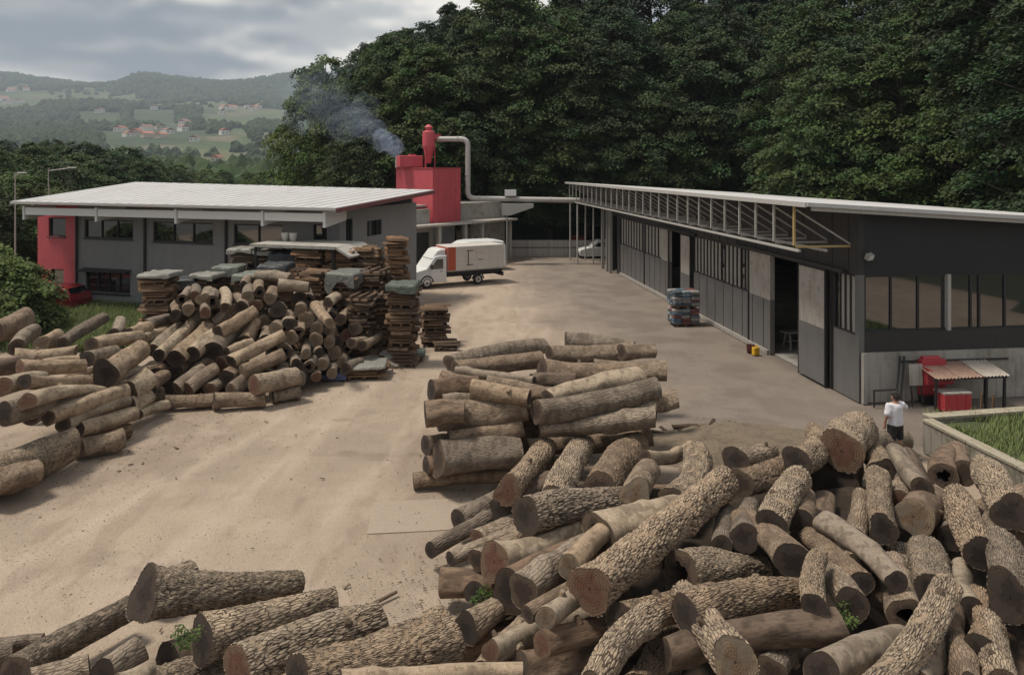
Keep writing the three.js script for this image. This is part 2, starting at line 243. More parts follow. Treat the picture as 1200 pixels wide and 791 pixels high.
const kinds = [
  { height: 17, radius: 4.6, from: 1.6, plates: 400, leaves: 95, leaf: 0.25, plate: 0.72, hue: [0.046, 0.082, 0.022] },
  { height: 20, radius: 5.2, from: 2.2, plates: 460, leaves: 95, leaf: 0.25, plate: 0.75, hue: [0.038, 0.072, 0.021], droop: 0.5 },
  { height: 15, radius: 5.0, from: 1.2, plates: 400, leaves: 95, leaf: 0.23, plate: 0.7, hue: [0.056, 0.094, 0.024], shape: 0.5 },
  { height: 22, radius: 4.4, from: 2.5, plates: 430, leaves: 95, leaf: 0.25, plate: 0.72, hue: [0.034, 0.066, 0.020], droop: 0.55, shape: 0.75 },
  { height: 12, radius: 4.4, from: 0.8, plates: 340, leaves: 95, leaf: 0.23, plate: 0.68, hue: [0.068, 0.108, 0.028], shape: 0.5 },
];
const protos = kinds.map((k, i) => { const { g, tips } = crownGeo(100 + i * 13, k); return { g, t: trunkGeo(200 + i, k.height, 0.2 + k.height * 0.008, tips), h: k.height }; });
function tree(kind, x, y, z, s, turn, label, group, name = 'broadleaf_tree', sy = s, tint) {
  const o = thing(name, label, 'tree', [x, y, z], turn, group); o.scale.set(s, sy, s);
  part('trunk', protos[kind].t, trunkMat, o); part('crown', protos[kind].g, tint === undefined ? pick(leafMats) : leafMats[tint], o); return o;
}
{
  rnd = makeRandom(5);
  // the wood on the slope, planted row behind row: nearer to the yard first
  const spots = [];
  for (let row = 0; row < 5; row++) for (let k = 0; k < 38; k++) {
    const d = 1.5 + row * 6.0 + rr(-1.2, 1.2), s = k * 5.6 + (row % 2) * 2.8 + rr(-1.4, 1.4);
    // walk along the foot of the slope: first behind the yard from left to right, then behind the workshop towards the camera
    let x, z; if (s < 62) { x = -25 + s; z = -(68 + d); } else { const u = 40 - (s - 62), w = 18 + d; x = CORNER[0] + EX[0] * w + AX[0] * u; z = CORNER[1] + EX[1] * w + AX[1] * u; }
    if (s >= 62 && 40 - (s - 62) < -10) continue;
    const px = 600 + FOCAL * x / -z; if (px < 402 || px > 1330) continue;
    spots.push([x, z, row, px]);
  }
  for (const [x, z, row, px] of spots) {
    const far = row > 0, kind = row === 0 ? pick([0, 1, 2, 2]) : pick([0, 1, 3, 1]), y = slope(x, z);
    // the edge of the wood falls away to the left against the sky
    const top = EYE + (199 - (px < 560 ? lerp(64, -14, (px - 400) / 150) : -40)) / FOCAL * -z, tall = protos[kind].h;
    let s = rr(0.9, 1.25); if (px < 560) s = Math.min(s, (top - y) / tall * rr(0.86, 1.0)); if (s < 0.35) continue;
    const lab = row === 0 ? 'leafy tree standing in the front row of the dark wood' : 'tall tree standing back in the dark wood on the slope';
    tree(kind, x, y, z, s, rr(0, 6.28), lab, row === 0 ? 'front row of the wood' : 'trees deeper in the wood');
  }
  // single trees that stand out
  tree(4, -20.6, -0.5, -80, 1.22, 0.4, 'tall round tree at the open end of the wood, its top against the sky', null, 'broadleaf_tree', 1.72, 3);
  tree(2, -17.6, -0.5, -78, 0.95, 1.4, 'lower pale tree at the foot of the open end of the wood', null, 'broadleaf_tree', 1.05, 3);
  tree(4, 17.6, slope(17.6, -45) + 1.0, -45 - 1, 0.001 + 1.15, 2.0, 'yellow-green tree leaning out of the wood over the workshop roof', null, 'broadleaf_tree', 1.25, 0).position.set(24.5, slope(24.5, -54) + 2.5, -54);
  tree(2, 33, slope(33, -30), -36, 0.8, 1.0, 'bright green young tree at the corner of the workshop roof', null).position.set(31.5, slope(31.5, -38), -38);
  // trees and hedges beyond the office building
  for (const [px, Z, top, kind] of [[-30, 62, 172, 4], [12, 70, 178, 2], [40, 84, 168, 0], [78, 66, 181, 4], [96, 96, 166, 2], [118, 76, 184, 0], [140, 110, 172, 4], [160, 84, 188, 2], [178, 128, 186, 0], [60, 120, 164, 1], [5, 110, 165, 1], [205, 150, 192, 2], [236, 170, 198, 4], [262, 190, 199, 0], [292, 160, 201, 2], [318, 120, 200, 4], [-60, 90, 160, 1], [-50, 50, 190, 2], [150, 150, 176, 1], [30, 55, 205, 4]]) {
    const x = (px - 600) / FOCAL * Z, y = hillH(x, Z) - 0.3, t = EYE + (199 - top) / FOCAL * Z, s = (t - y) / protos[kind].h;
    tree(kind, x, y, -Z, Math.max(s, 0.55) * rr(0.95, 1.1), rr(0, 6.28), 'green tree in the valley behind the low office building', 'valley trees behind the office building', 'broadleaf_tree', s);
  }
  // trees on the bank behind the camera, which the workshop windows mirror
  for (const [x, z, k, s] of [[22, 24, 2, 0.8], [14, 30, 4, 0.9], [30, 20, 0, 0.8], [4, 34, 2, 0.9], [36, 30, 1, 0.8], [-8, 36, 4, 0.9]]) tree(k, x, -0.3, z, s, rr(0, 6), 'leafy tree on the bank behind the camera', 'trees behind the camera');
  // the bushy tree beside the red end wall
  const near = crownGeo(900, { height: 3.7, radius: 2.5, from: 0.3, plates: 150, leaves: 150, leaf: 0.17, hue: [0.10, 0.14, 0.038], shape: 0.45, plate: 0.55 });
  const o = thing('bushy_tree', 'low bushy tree in front of the red end wall', 'tree', [-24.0, 0, -33.6]); part('trunk', trunkGeo(901, 4, 0.16, near.tips), trunkMat, o); part('crown', near.g, leafMat, o);
  const o2 = copyOf(o, 'second bushy tree left of the red car'); o2.position.set(-28.0, 0, -37); o2.rotation.y = 2; o2.scale.set(1.1, 1.15, 1.1);
}
// far houses
const farHouses = [];
{
  rnd = makeRandom(91);
  const wallsM = [std({ color: C(0.62, 0.58, 0.52) }), std({ color: C(0.5, 0.42, 0.33) }), std({ color: C(0.66, 0.64, 0.6) })], roofs = [std({ color: C(0.30, 0.10, 0.06) }), std({ color: C(0.36, 0.14, 0.09) }), std({ color: C(0.22, 0.11, 0.09) })], dark = std({ color: C(0.05, 0.05, 0.06), roughness: 0.4 });
  const gable = (w, h, d) => { const s = new THREE.Shape([new THREE.Vector2(-w / 2 - 0.5, 0), new THREE.Vector2(w / 2 + 0.5, 0), new THREE.Vector2(0, h)]); return new THREE.ExtrudeGeometry(s, { depth: d + 1, bevelEnabled: false }).translate(0, 0, -(d + 1) / 2); };
  const list = [[141, 154, 0], [160, 158, 1], [172, 161, 1], [187, 152, 1], [189, 162, 1], [196, 157, 2], [214, 154, 2], [216, 148, 0], [171, 154, 2], [228, 166, 2], [262, 130, 2], [272, 129, 2], [290, 127, 2], [302, 127, 2], [180, 129, 2], [8, 123, 2], [22, 121, 2], [12, 108, 2], [30, 107, 2], [254, 189, 1], [260, 135, 0], [116, 133, 0], [262, 158, 2], [4, 118, 2], [297, 130, 0], [150, 160, 0]];
  for (const [px, v, c] of list) {
    let Z = 400; for (let k = 0; k < 500; k++) { const x = (px - 600) / FOCAL * Z; if (EYE + (199 - v) / FOCAL * Z <= hillH(x, Z)) break; Z *= 1.006; } if (Z > 4300) continue; farHouses.push([(px - 600) / FOCAL * Z, Z]);
    const x = (px - 600) / FOCAL * Z, k = clamp(Z / 800, 0.8, 2.2), w = rr(8, 10) * k, h = rr(4.5, 6) * k, d = rr(9, 13) * k, o = thing('village_house', ['small far house with tan walls and a red tiled roof', 'small far house of brick with a red tiled roof', 'small far white house with a red tiled roof'][c], 'house', [x, hillH(x, Z) - 1, -Z], rr(-0.9, 0.9), 'houses scattered over the far hills');
    part('wall', box(w, h, d), wallsM[c], o, [0, h / 2, 0]); part('roof', gable(w, h * 0.55, d), pick(roofs), o, [0, h, 0]);
    for (const sx of [-0.25, 0.25]) part('window', box(w * 0.16, h * 0.24, 0.2), dark, o, [sx * w, h * 0.55, d / 2 + 0.06]);
  }
}
// far woods: clumps of treetops, too far to tell apart
{
  rnd = makeRandom(66);
  let ico = mergeVertices(new THREE.IcosahedronGeometry(1, 2).deleteAttribute('uv').deleteAttribute('normal')); const p = ico.attributes.position;
  for (let i = 0; i < p.count; i++) { const x = p.getX(i), y = p.getY(i), z = p.getZ(i), k = 0.7 + 0.65 * vnoise3(x * 2.6 + 9, y * 2.6 + 9, z * 2.6 + 9, 3); p.setXYZ(i, x * k, Math.max(y * k, -0.4) * 1.1, z * k); }
  ico = ico.toNonIndexed(); ico.computeVertexNormals();
  const mats = [], cols = [], m4 = new THREE.Matrix4(), qq = new THREE.Quaternion();
  for (let tries = 0; tries < 60000 && mats.length < 14000; tries++) {
    const Z = 190 * Math.pow(4200 / 190, Math.pow(rnd(), 0.6)), q = rr(-0.80, -0.22), x = q * Z, u = landUse(x, Z);
    if (!u.wood && rnd() > 0.05) continue;
    if (farHouses.some(([hx, hz]) => Math.abs(x - hx * Z / hz) < 26 * Z / 1000 + 14 && hz - Z > -30 && hz - Z < 0.16 * hz)) continue;   // clearings round the houses
    const s = rr(4, 8) * (Z > 1500 ? 1.6 : 1);
    qq.setFromAxisAngle(V(0, 1, 0), rr(0, 6.28)); m4.compose(V(x, hillH(x, Z) + s * 0.35, -Z), qq, V(s, s * rr(0.8, 1.4), s)); mats.push(m4.clone()); const v = rr(0.6, 1.35); cols.push(C(0.034 * v, 0.056 * v, 0.021 * v));
  }
  const im = new THREE.InstancedMesh(ico, std({ color: 0xffffff, roughness: 1 }), mats.length); mats.forEach((m, i) => { im.setMatrixAt(i, m); im.setColorAt(i, cols[i]); });
  im.name = 'far_woods'; scene.add(im); tag(im, 'dark woods and hedges spread over the far hills', 'woods', null, 'stuff');
}

// ---------------------------------------------------------------- the long workshop on the right
// own axes: x into the building from its long front, z towards the camera from its end wall, so the front runs along -z
{
  const b = thing('workshop_building', 'long dark workshop with sliding doors and an open steel canopy frame', 'building', [CORNER[0], 0, CORNER[1]], 6.78 * Math.PI / 180);
  const L = 33.6, D = 14.5, roofY = (x) => 6.66 - 0.062 * (x + 2.15);
  // long front, thickness x 0..0.2
  const W = (u0, u1, y0, y1, m = M.greyClad, n = 'wall_panel') => span(n, m, b, 0, 0.2, y0, y1, -u1, -u0);
  W(0, L, 4.27, 6.55, M.darkClad, 'upper_wall');
  W(0, 0.22, 0, 4.27); W(0.22, 1.5, 0, 2.22); W(1.5, 3.59, 0, 4.27, M.darkClad);
  W(6.3, 8.32, 0, 2.3); W(6.3, 8.32, 2.302, 4.27, M.pale, 'pale_panel'); W(8.32, 16.68, 0, 2.3);
  W(15.1, 16.68, 2.302, 4.27, M.pale, 'pale_panel'); W(19.14, 20.56, 2.302, 4.27, M.pale, 'pale_panel'); W(19.14, 30, 0, 2.3); W(30, 31, 0, 4.27, M.darkClad); W(32.2, L, 0, 4.27, M.darkClad);
  // base skirting, door rail, joints between the cladding sheets
  for (let u = 0.6; u < L; u += 1.0) part('cladding_seam', box(0.02, 2.2, 0.035), M.frame, b, [-0.006, 5.42, -u]);
  for (const [a, c] of [[6.4, 16.6], [19.2, 29.9]]) for (let u = a + 0.5; u < c; u += 1.05) part('cladding_seam', box(0.016, 2.28, 0.03), M.frame, b, [-0.005, 1.15, -u]);
  part('base_kerb', box(0.1, 0.18, 10.2), M.concrete, b, [-0.055, 0.09, -11.5]); part('base_kerb', box(0.1, 0.18, 10.7), M.concrete, b, [-0.055, 0.09, -24.5]);
  part('door_rail', box(0.16, 0.14, 9), M.frame, b, [-0.09, 4.3, -5.2]); part('door_rail', box(0.16, 0.14, 6), M.frame, b, [-0.09, 4.3, -17.6]);
  for (const u of [1.62, 8.32, 15.1, 19.14, 24, 29.97]) part('joint_cover', box(0.05, 4.2, 0.09), M.frame, b, [-0.028, 2.12, -u]);
  for (const u of [31.0, 31.9, 33.4]) part('column', box(0.22, 5.1, 0.22), M.galv, b, [-0.5, 2.55, -u]);
  // ribbed strip windows of milky sheets between dark uprights
  const strip = (u0, u1, n, y0, y1, milk) => { for (let i = 0; i < n; i++) { const a = u0 + (u1 - u0) * i / n, w = (u1 - u0) / n; const p = part('window_pane', box(0.03, y1 - y0 - 0.1, w * 0.72), milk(i) ? M.poly : M.tint, b, [0.07, (y0 + y1) / 2, -(a + w * 0.42)]); part('window_bar', box(0.1, y1 - y0, w * 0.16), M.frame, b, [0.06, (y0 + y1) / 2, -(a + w * 0.92)]); } for (const y of [y0 + 0.03, y1 - 0.03]) part('window_rail', box(0.12, 0.06, u1 - u0), M.frame, b, [0.055, y, -(u0 + u1) / 2]); };
  strip(8.34, 15.08, 15, 2.3, 4.25, (i) => i % 5 !== 1 || i > 6); strip(20.58, 29.95, 14, 2.3, 4.25, () => true); strip(0.24, 1.48, 4, 2.22, 4.25, (i) => i !== 3);
  // sliding door leaves: milky above, grey below
  const leaf = (u0, u1) => { const d = part('sliding_door', box(0.08, 2.0, u1 - u0), M.greyClad, b, [-0.16, 1.06, -(u0 + u1) / 2]); part('pale_panel', box(0.07, 2.1, u1 - u0 - 0.08), M.pale, d, [0, 2.06, 0]); for (const s of [-1, 1]) part('door_stile', box(0.1, 4.18, 0.05), M.frame, d, [0, 1.04, s * (u1 - u0) / 2]); part('door_top_rail', box(0.1, 0.06, u1 - u0), M.frame, d, [0, 3.13, 0]); };
  leaf(1.75, 3.6); leaf(15.15, 16.6);
  // end wall: concrete plinth, dark band, window band, dark cladding above
  const E = (x0, x1, y0, y1, m, n, dz = 0) => span(n, m, b, x0, x1, y0, y1, -0.2 + dz, dz);
  E(0.2, D, 0, 1.67, M.concrete, 'plinth', 0.06); E(0.2, D, 1.67, 2.35, M.darkClad, 'wall_band'); { const s = new THREE.Shape([new THREE.Vector2(0.2, 4.25), new THREE.Vector2(D, 4.25), new THREE.Vector2(D, roofY(D) - 0.1), new THREE.Vector2(0.2, roofY(0.2) - 0.1)]); part('gable_wall', new THREE.ExtrudeGeometry(s, { depth: 0.2, bevelEnabled: false }), std({ color: C(0.017, 0.017, 0.020), roughness: 0.7, bumpMap: rep(grainBump, 0.6), bumpScale: 0.006 }), b, [0, 0, -0.2]); }
  part('corner_post', box(0.14, 1.68, 0.14), M.concrete, b, [0.12, 0.84, 0.13]);
  const mull = [0.25, 1.2, 2.19, 3.24, 4.14, 4.46, 5.42, 6.4, 7.4, 8.4, 9.4, 10.4, 11.4, 12.4, 13.4, 14.4];
  for (let i = 0; i < mull.length; i++) { const w = part('mullion', box(i === 3 ? 0.12 : 0.07, 1.9, i === 3 ? 0.16 : 0.1), i === 3 ? M.steel : M.frame, b, [mull[i], 3.3, i === 3 ? 0.0 : -0.1]); if (i) part('window_pane', box(mull[i] - mull[i - 1] - 0.07, 1.86, 0.012), M.tint, b, [(mull[i] + mull[i - 1]) / 2, 3.3, -0.1]); }
  for (const y of [2.38, 4.22]) part('window_rail', box(D - 0.3, 0.06, 0.12), M.frame, b, [D / 2 + 0.1, y, -0.09]);
  // hardly seen: rear wall, far wall, floor
  span('rear_wall', M.darkClad, b, D - 0.2, D, 0, 5.4, -L, -0.2); span('far_wall', M.darkClad, b, 0.2, D - 0.2, 0, 5.4, -L, -L + 0.2); part('floor', box(D - 0.4, 0.05, L - 0.4), M.concrete, b, [D / 2, 0.02, -L / 2]);
  // roof plate, white at the edge, a little overhang at the end
  { const x0 = -2.15, x1 = D + 0.6, len = x1 - x0, tilt = -Math.atan(0.062); const r = part('roof', box(Math.hypot(len, len * 0.062), 0.13, 41.0), M.white, b, [(x0 + x1) / 2, roofY((x0 + x1) / 2) + 0.02, -19.9], [0, 0, tilt]); part('verge_trim', box(len - 0.2, 0.13, 0.1), M.steel, r, [0.1, -0.135, 20.36]); part('eave_trim', box(0.06, 0.16, 40.9), M.steel, r, [-len / 2 - 0.035, -0.02, 0]); }
  // canopy: a frame of triangular brackets along the front
  const up = beam(V(-2.05, 5.24, 0), V(-2.05, 6.58, 0), 0.07, 0.07), foot = beam(V(-1.99, 5.2, 0), V(-0.03, 5.2, 0), 0.07, 0.07), dia = beam(V(-1.98, 6.45, 0), V(-0.03, 5.27, 0), 0.05, 0.05);
  for (let i = 0; i < 28; i++) { const z = -0.45 - i * 1.43, p = part('bracket', up, i ? M.steel : M.ochre, b, [0, 0, z]); part('bottom_bar', foot, i ? M.steel : M.ochre, p); part('diagonal', dia, M.steel, p); }
  for (const [x, y] of [[-2.05, 5.16], [-1.1, 5.16]]) part('canopy_rail', box(0.09, 0.08, 39.4), M.steel, b, [x, y - 0.06, -19.8]);
  for (const z of [-36.2, -39.2]) for (const x of [-1.95, -0.6]) part('canopy_post', bar(V(x, 0, z), V(x, 5.06, z), 0.07, 8), M.steel, b);
  const l = part('flood_lamp', box(0.24, 0.2, 0.16), M.galv, b, [0.3, 4.9, 0.12], [0.5, 0.3, 0]); part('lamp_glass', box(0.2, 0.15, 0.02), M.lampGlass, l, [0, 0, 0.09]); part('lamp_arm', bar(V(0, 0, -0.08), V(-0.05, 0.1, -0.22), 0.02, 6), M.frame, l);
}

// ---------------------------------------------------------------- the low office building on the left
{
  const b = thing('office_building', 'two-storey grey building with a red end bay and a wide white roof', 'building', [-8.75, 0, -36.8], -17.3 * Math.PI / 180);
  const holes = [], bays = [[-17.15, -12.25], [-12.25, -6.85], [-6.85, 0]];
  // front wall z -0.25..0, cut round its windows
  const wins = [[-19.35, -18.05, 3.9, 5.0, 1], [-16.65, -13.15, 3.88, 4.95, 3], [-11.75, -7.75, 3.82, 4.92, 3], [-6.4, -3.4, 3.85, 4.92, 2], [-1.55, -0.75, 4.1, 5.0, 1], [-16.55, -13.35, 0.8, 2.0, 4], [-19.2, -18.2, 1.0, 2.0, 1]];
  const front = (x0, x1, m, n) => {
    const inside = wins.filter((w) => w[0] > x0 && w[1] < x1), xs = [x0, ...inside.flatMap((w) => [w[0], w[1]]), x1].sort((a, c) => a - c).filter((v, i, a) => !i || v - a[i - 1] > 1e-6);
    for (let i = 0; i < xs.length - 1; i++) { const mid = (xs[i] + xs[i + 1]) / 2, here = inside.filter((w) => w[0] < mid && w[1] > mid).sort((a, c) => a[2] - c[2]); let y = 0; for (const w of [...here, [0, 0, 5.7]]) { if (w[2] - y > 0.01) span(n, m, b, xs[i], xs[i + 1], y, w[2], -0.25, 0); y = w[3]; } }
  };
  front(-20.2, -17.15, M.red, 'red_wall'); for (const [a, c] of bays) front(a, c, M.render, 'wall');
  for (const [x0, x1, y0, y1, n] of wins) {
    const f = part('window', box(x1 - x0, 0.07, 0.12), M.frame, b, [(x0 + x1) / 2, y1 - 0.035, -0.14]); part('window_frame', box(x1 - x0, 0.07, 0.12), M.frame, f, [0, -(y1 - y0) + 0.07, 0]);
    for (let i = 0; i <= n; i++) part('window_frame', box(0.07, y1 - y0 - 0.14, 0.12), M.frame, f, [-(x1 - x0) / 2 + 0.035 + (x1 - x0 - 0.07) * i / n, -(y1 - y0) / 2 + 0.035, 0]);
    for (let i = 0; i < n; i++) part('pane', box((x1 - x0) / n - 0.08, y1 - y0 - 0.16, 0.012), M.tint, f, [-(x1 - x0) / 2 + (x1 - x0) * (i + 0.5) / n, -(y1 - y0) / 2 + 0.035, -0.01]);
    part('sill', box(x1 - x0 + 0.1, 0.05, 0.12), M.frame, f, [0, -(y1 - y0) - 0.0, 0.18]);
  }
  part('awning', box(3.4, 0.05, 0.5), M.frame, b, [-14.95, 2.1, 0.26], [0.25, 0, 0]);
  for (const x of [-17.15, -12.25, -6.85]) part('downpipe', bar(V(x, 0, 0.09), V(x, 5.5, 0.09), 0.07, 8), M.frame, b);
  // right end wall x -0.25..0 with its own openings
  const ends = [[-1.3, -0.6, 4.0, 5.25], [-4.55, -2.85, 4.15, 5.0]];
  const zs = [-9.2, -4.55, -2.85, -1.3, -0.6, -0.25]; for (let i = 0; i < zs.length - 1; i++) { const m = (zs[i] + zs[i + 1]) / 2, w = ends.find((e) => e[0] < m && e[1] > m); if (w) { span('end_wall', M.render, b, -0.25, 0, 0, w[2], zs[i], zs[i + 1]); span('end_wall', M.render, b, -0.25, 0, w[3], 5.75, zs[i], zs[i + 1]); } else span('end_wall', M.render, b, -0.25, 0, 0, 5.75, zs[i], zs[i + 1]); }
  for (const [z0, z1, y0, y1] of ends) { const w = part('window', box(0.1, y1 - y0, 0.06), M.frame, b, [-0.12, (y0 + y1) / 2, z0 + 0.03]); part('window_frame', box(0.1, y1 - y0, 0.06), M.frame, w, [0, 0, z1 - z0 - 0.06]); part('window_frame', box(0.1, y1 - y0, 0.06), M.frame, w, [0, 0, (z1 - z0) / 2 - 0.03]); part('pane', box(0.012, y1 - y0, z1 - z0 - 0.1), M.tint, w, [0, 0, (z1 - z0) / 2 - 0.03]); }
  span('rear_wall', M.render, b, -20.2, -0.25, 0, 6.0, -9.2, -8.95); span('left_wall', M.red, b, -20.2, -19.95, 0, 5.75, -8.95, -0.25);
  // roof: one tilted plate, lower at the front
  { const c = [[-19.5, 5.92, 2.2], [1.1, 5.87, 2.2], [1.1, 6.42, -9.4], [-19.9, 6.85, -7.0]], up = [], dn = []; for (const q of c) { up.push([q[0], q[1] + 0.13, q[2]]); dn.push(q); }
    const P = [...up, ...dn], F = [[0, 1, 2, 3], [7, 6, 5, 4], [4, 5, 1, 0], [5, 6, 2, 1], [6, 7, 3, 2], [7, 4, 0, 3]], pos = [], uv = []; for (const f of F) for (const k of [0, 1, 2, 0, 2, 3]) { const p = P[f[k]]; pos.push(...p); uv.push(p[0], p[2] + p[1]); }
    const g = new THREE.BufferGeometry(); g.setAttribute('position', new THREE.Float32BufferAttribute(pos, 3)); g.setAttribute('uv', new THREE.Float32BufferAttribute(uv, 2)); g.computeVertexNormals(); const r = part('roof', g, M.white, b);
    part('eave_trim', beam(V(-19.5, 5.96, 2.24), V(1.1, 5.91, 2.24), 0.06, 0.11), M.steel, r); part('verge_trim', beam(V(1.14, 5.86, 2.2), V(1.14, 6.4, -9.4), 0.06, 0.2), std({ color: C(0.16, 0.06, 0.06) }), r);
    for (let i = 0; i < 26; i++) { const x = -19.3 + i * 0.79, t = (x + 19.5) / 20.6; part('roof_seam', beam(V(x, 6.06 - 0.05 * t, 2.15), V(x, lerp(6.99, 6.56, t), lerp(-6.95, -9.3, t)), 0.025, 0.02), M.white, r); } }
  // cantilever beams under the eave and the fascia between them
  const taper = new THREE.ExtrudeGeometry(new THREE.Shape([new THREE.Vector2(0, 0.1), new THREE.Vector2(1.98, -0.14), new THREE.Vector2(1.98, 0.62), new THREE.Vector2(0, 0.62)]), { depth: 0.14, bevelEnabled: false }).rotateY(-Math.PI / 2);
  [-18.75, -13.6, -8.35, -3.1, 0.4].forEach((x, i, a) => { const t = part('roof_beam', taper, M.beamWhite, b, [x, 5.16, 0.02]); if (i < 4) part('fascia', box(a[i + 1] - x - 0.16, 0.4, 0.1), M.beamWhite, t, [(a[i + 1] - x) / 2 - 0.02, 0.34, 1.92]); });
}
// terrace slab beside it, with pots on top
{
  const o = thing('open_shed', 'open timber shed with a thin grey slab roof behind the stacked boards', 'shed', [-9.9, 0, -35.0], -17.3 * Math.PI / 180);
  part('roof_slab', box(4.6, 0.14, 2.6), M.concrete, o, [0, 4.22, 0]); part('roof_apron', box(0.9, 0.1, 2.6), M.concrete, o, [2.68, 4.03, 0], [0, 0, -0.5]); for (const x of [-2.1, 0, 2.1]) for (const z of [-1.1, 1.1]) part('post', bar(V(x, 0, z), V(x, 4.15, z), 0.08, 6), M.frame, o);
  const pot = new THREE.LatheGeometry([[0, 0], [0.14, 0], [0.2, 0.4], [0.17, 0.4], [0.15, 0.34], [0, 0.34]].map(([x, y]) => new THREE.Vector2(x, y)), 12), clay = std({ color: C(0.5, 0.48, 0.44) });
  for (const [x, l] of [[-1.5, 'pale pot standing at the end of the shed roof'], [-1.05, 'pale pot next to the end pot on the shed roof']]) { const p = solo('plant_pot', pot, clay, l, 'pot'); const q = o.localToWorld(V(x, 4.29, -0.4)); o.updateMatrixWorld(); p.position.copy(V(x, 4.29, -0.4).applyMatrix4(o.matrixWorld)); }
}

// ---------------------------------------------------------------- boiler house with the red tower
const BOILER = { x: -8.6, z: -55, turn: 48.85 * Math.PI / 180 };
{
  const b = thing('boiler_house', 'concrete boiler house with a red tower and a thin canopy slab', 'building', [BOILER.x, 0, BOILER.z], BOILER.turn);
  span('wall', M.concrete, b, -4, 1.7, 0, 4.7, -0.3, 0); span('wall', M.concrete, b, 3.15, 3.5, 0, 3.4, -0.3, 0); span('wall', M.concrete, b, 1.7, 3.15, 2.9, 4.7, -0.3, 0); part('door', box(1.45, 2.9, 0.1), M.darkClad, b, [2.42, 1.45, -0.16]);
  span('grey_panel', M.render, b, 3.5, 6.0, 0, 3.4, -0.3, -0.06); for (const x of [3.3, 6.2, 8.2, 11.7]) part('column', box(0.3, 3.4, 0.3), M.concrete, b, [x, 1.7, 0.9]); span('wall', M.concrete, b, 8.0, 12.0, 0, 3.4, -0.3, -0.04); span('upper_wall', M.concrete, b, 6.6, 12, 3.56, 4.85, -0.9, -0.5); span('back_wall', M.darkClad, b, 6.0, 8.0, 0, 3.4, -2.2, -2); span('side_wall', M.concrete, b, 12, 12.3, 0, 4.85, -6, -0.2);
  part('canopy_slab', box(13.4, 0.16, 2.0), M.pale, b, [5.6, 3.48, 0.35]); part('roof_slab', box(12.6, 0.14, 6), M.concrete, b, [5.9, 4.92, -3.6]);
  const t = part('red_tower', box(3.1, 4.35, 4.5), M.red, b, [4.95, 5.75, -2.15]); part('tower_cap', box(3.2, 0.08, 4.6), wall(T.red, 0.7, 0.3, { color: C(0.7, 0.7, 0.7) }), t, [0, 2.2, 0]);
  for (let i = 1; i < 5; i++) part('sheet_joint', box(0.012, 4.3, 0.012), wall(T.red, 0.7, 0.3, { color: C(0.6, 0.6, 0.6) }), t, [-1.55 + i * 0.62, 0, 2.252]);
}
const boilerAt = (x, y, z) => V(x, y, z).applyAxisAngle(V(0, 1, 0), BOILER.turn).add(V(BOILER.x, 0, BOILER.z));
{ // cyclone on the tower, its feed box and the chimney stub
  const p = boilerAt(4.6, 7.99, -1.7), o = thing('dust_cyclone', 'red cyclone separator on top of the red tower', 'cyclone', [p.x, p.y, p.z], BOILER.turn);
  part('body', new THREE.LatheGeometry([[0.16, 0], [0.2, 0.05], [0.48, 1.35], [0.52, 1.45], [0.52, 2.55], [0.46, 2.62], [0.22, 2.7], [0, 2.7]].map(([x, y]) => new THREE.Vector2(x, y)), 20), M.red, o, [0, 0.35, 0]); part('cap', new THREE.LatheGeometry([[0.26, 0], [0.3, 0.25], [0.36, 0.28], [0.12, 0.5], [0, 0.5]].map(([x, y]) => new THREE.Vector2(x, y)), 16), M.red, o, [0, 3.02, 0]); for (const a of [0.8, 2.9, 5]) part('leg', bar(V(Math.cos(a) * 0.5, 0, Math.sin(a) * 0.5), V(Math.cos(a) * 0.5, 1.9, Math.sin(a) * 0.5), 0.04, 6), M.red, o); part('inlet', box(0.9, 0.42, 0.36), M.red, o, [0.75, 2.55, 0]);
  const q = boilerAt(3.6, 7.99, -2.9), f = thing('filter_box', 'low red filter box beside the cyclone on the tower roof', 'filter box', [q.x, q.y, q.z], BOILER.turn - 0.4); part('housing', new RoundedBoxGeometry(2.0, 0.95, 0.9, 2, 0.06), M.red, f, [0, 0.5, 0]); part('lid', box(0.5, 0.12, 0.5), M.red, f, [0.2, 1.03, 0]); part('handle', new THREE.TorusGeometry(0.16, 0.03, 6, 12, Math.PI), M.frame, f, [-0.6, 0.98, 0]);
  const c = boilerAt(3.35, 7.99, -4.1), s = thing('chimney', 'short pale metal chimney at the edge of the red tower roof', 'chimney', [c.x, c.y, c.z]); part('flue', new THREE.CylinderGeometry(0.22, 0.24, 0.9, 14, 1, true), M.steel, s, [0, 0.45, 0]); part('collar', new THREE.TorusGeometry(0.24, 0.04, 6, 16), M.steel, s, [0, 0.88, 0], [Math.PI / 2, 0, 0]);
}
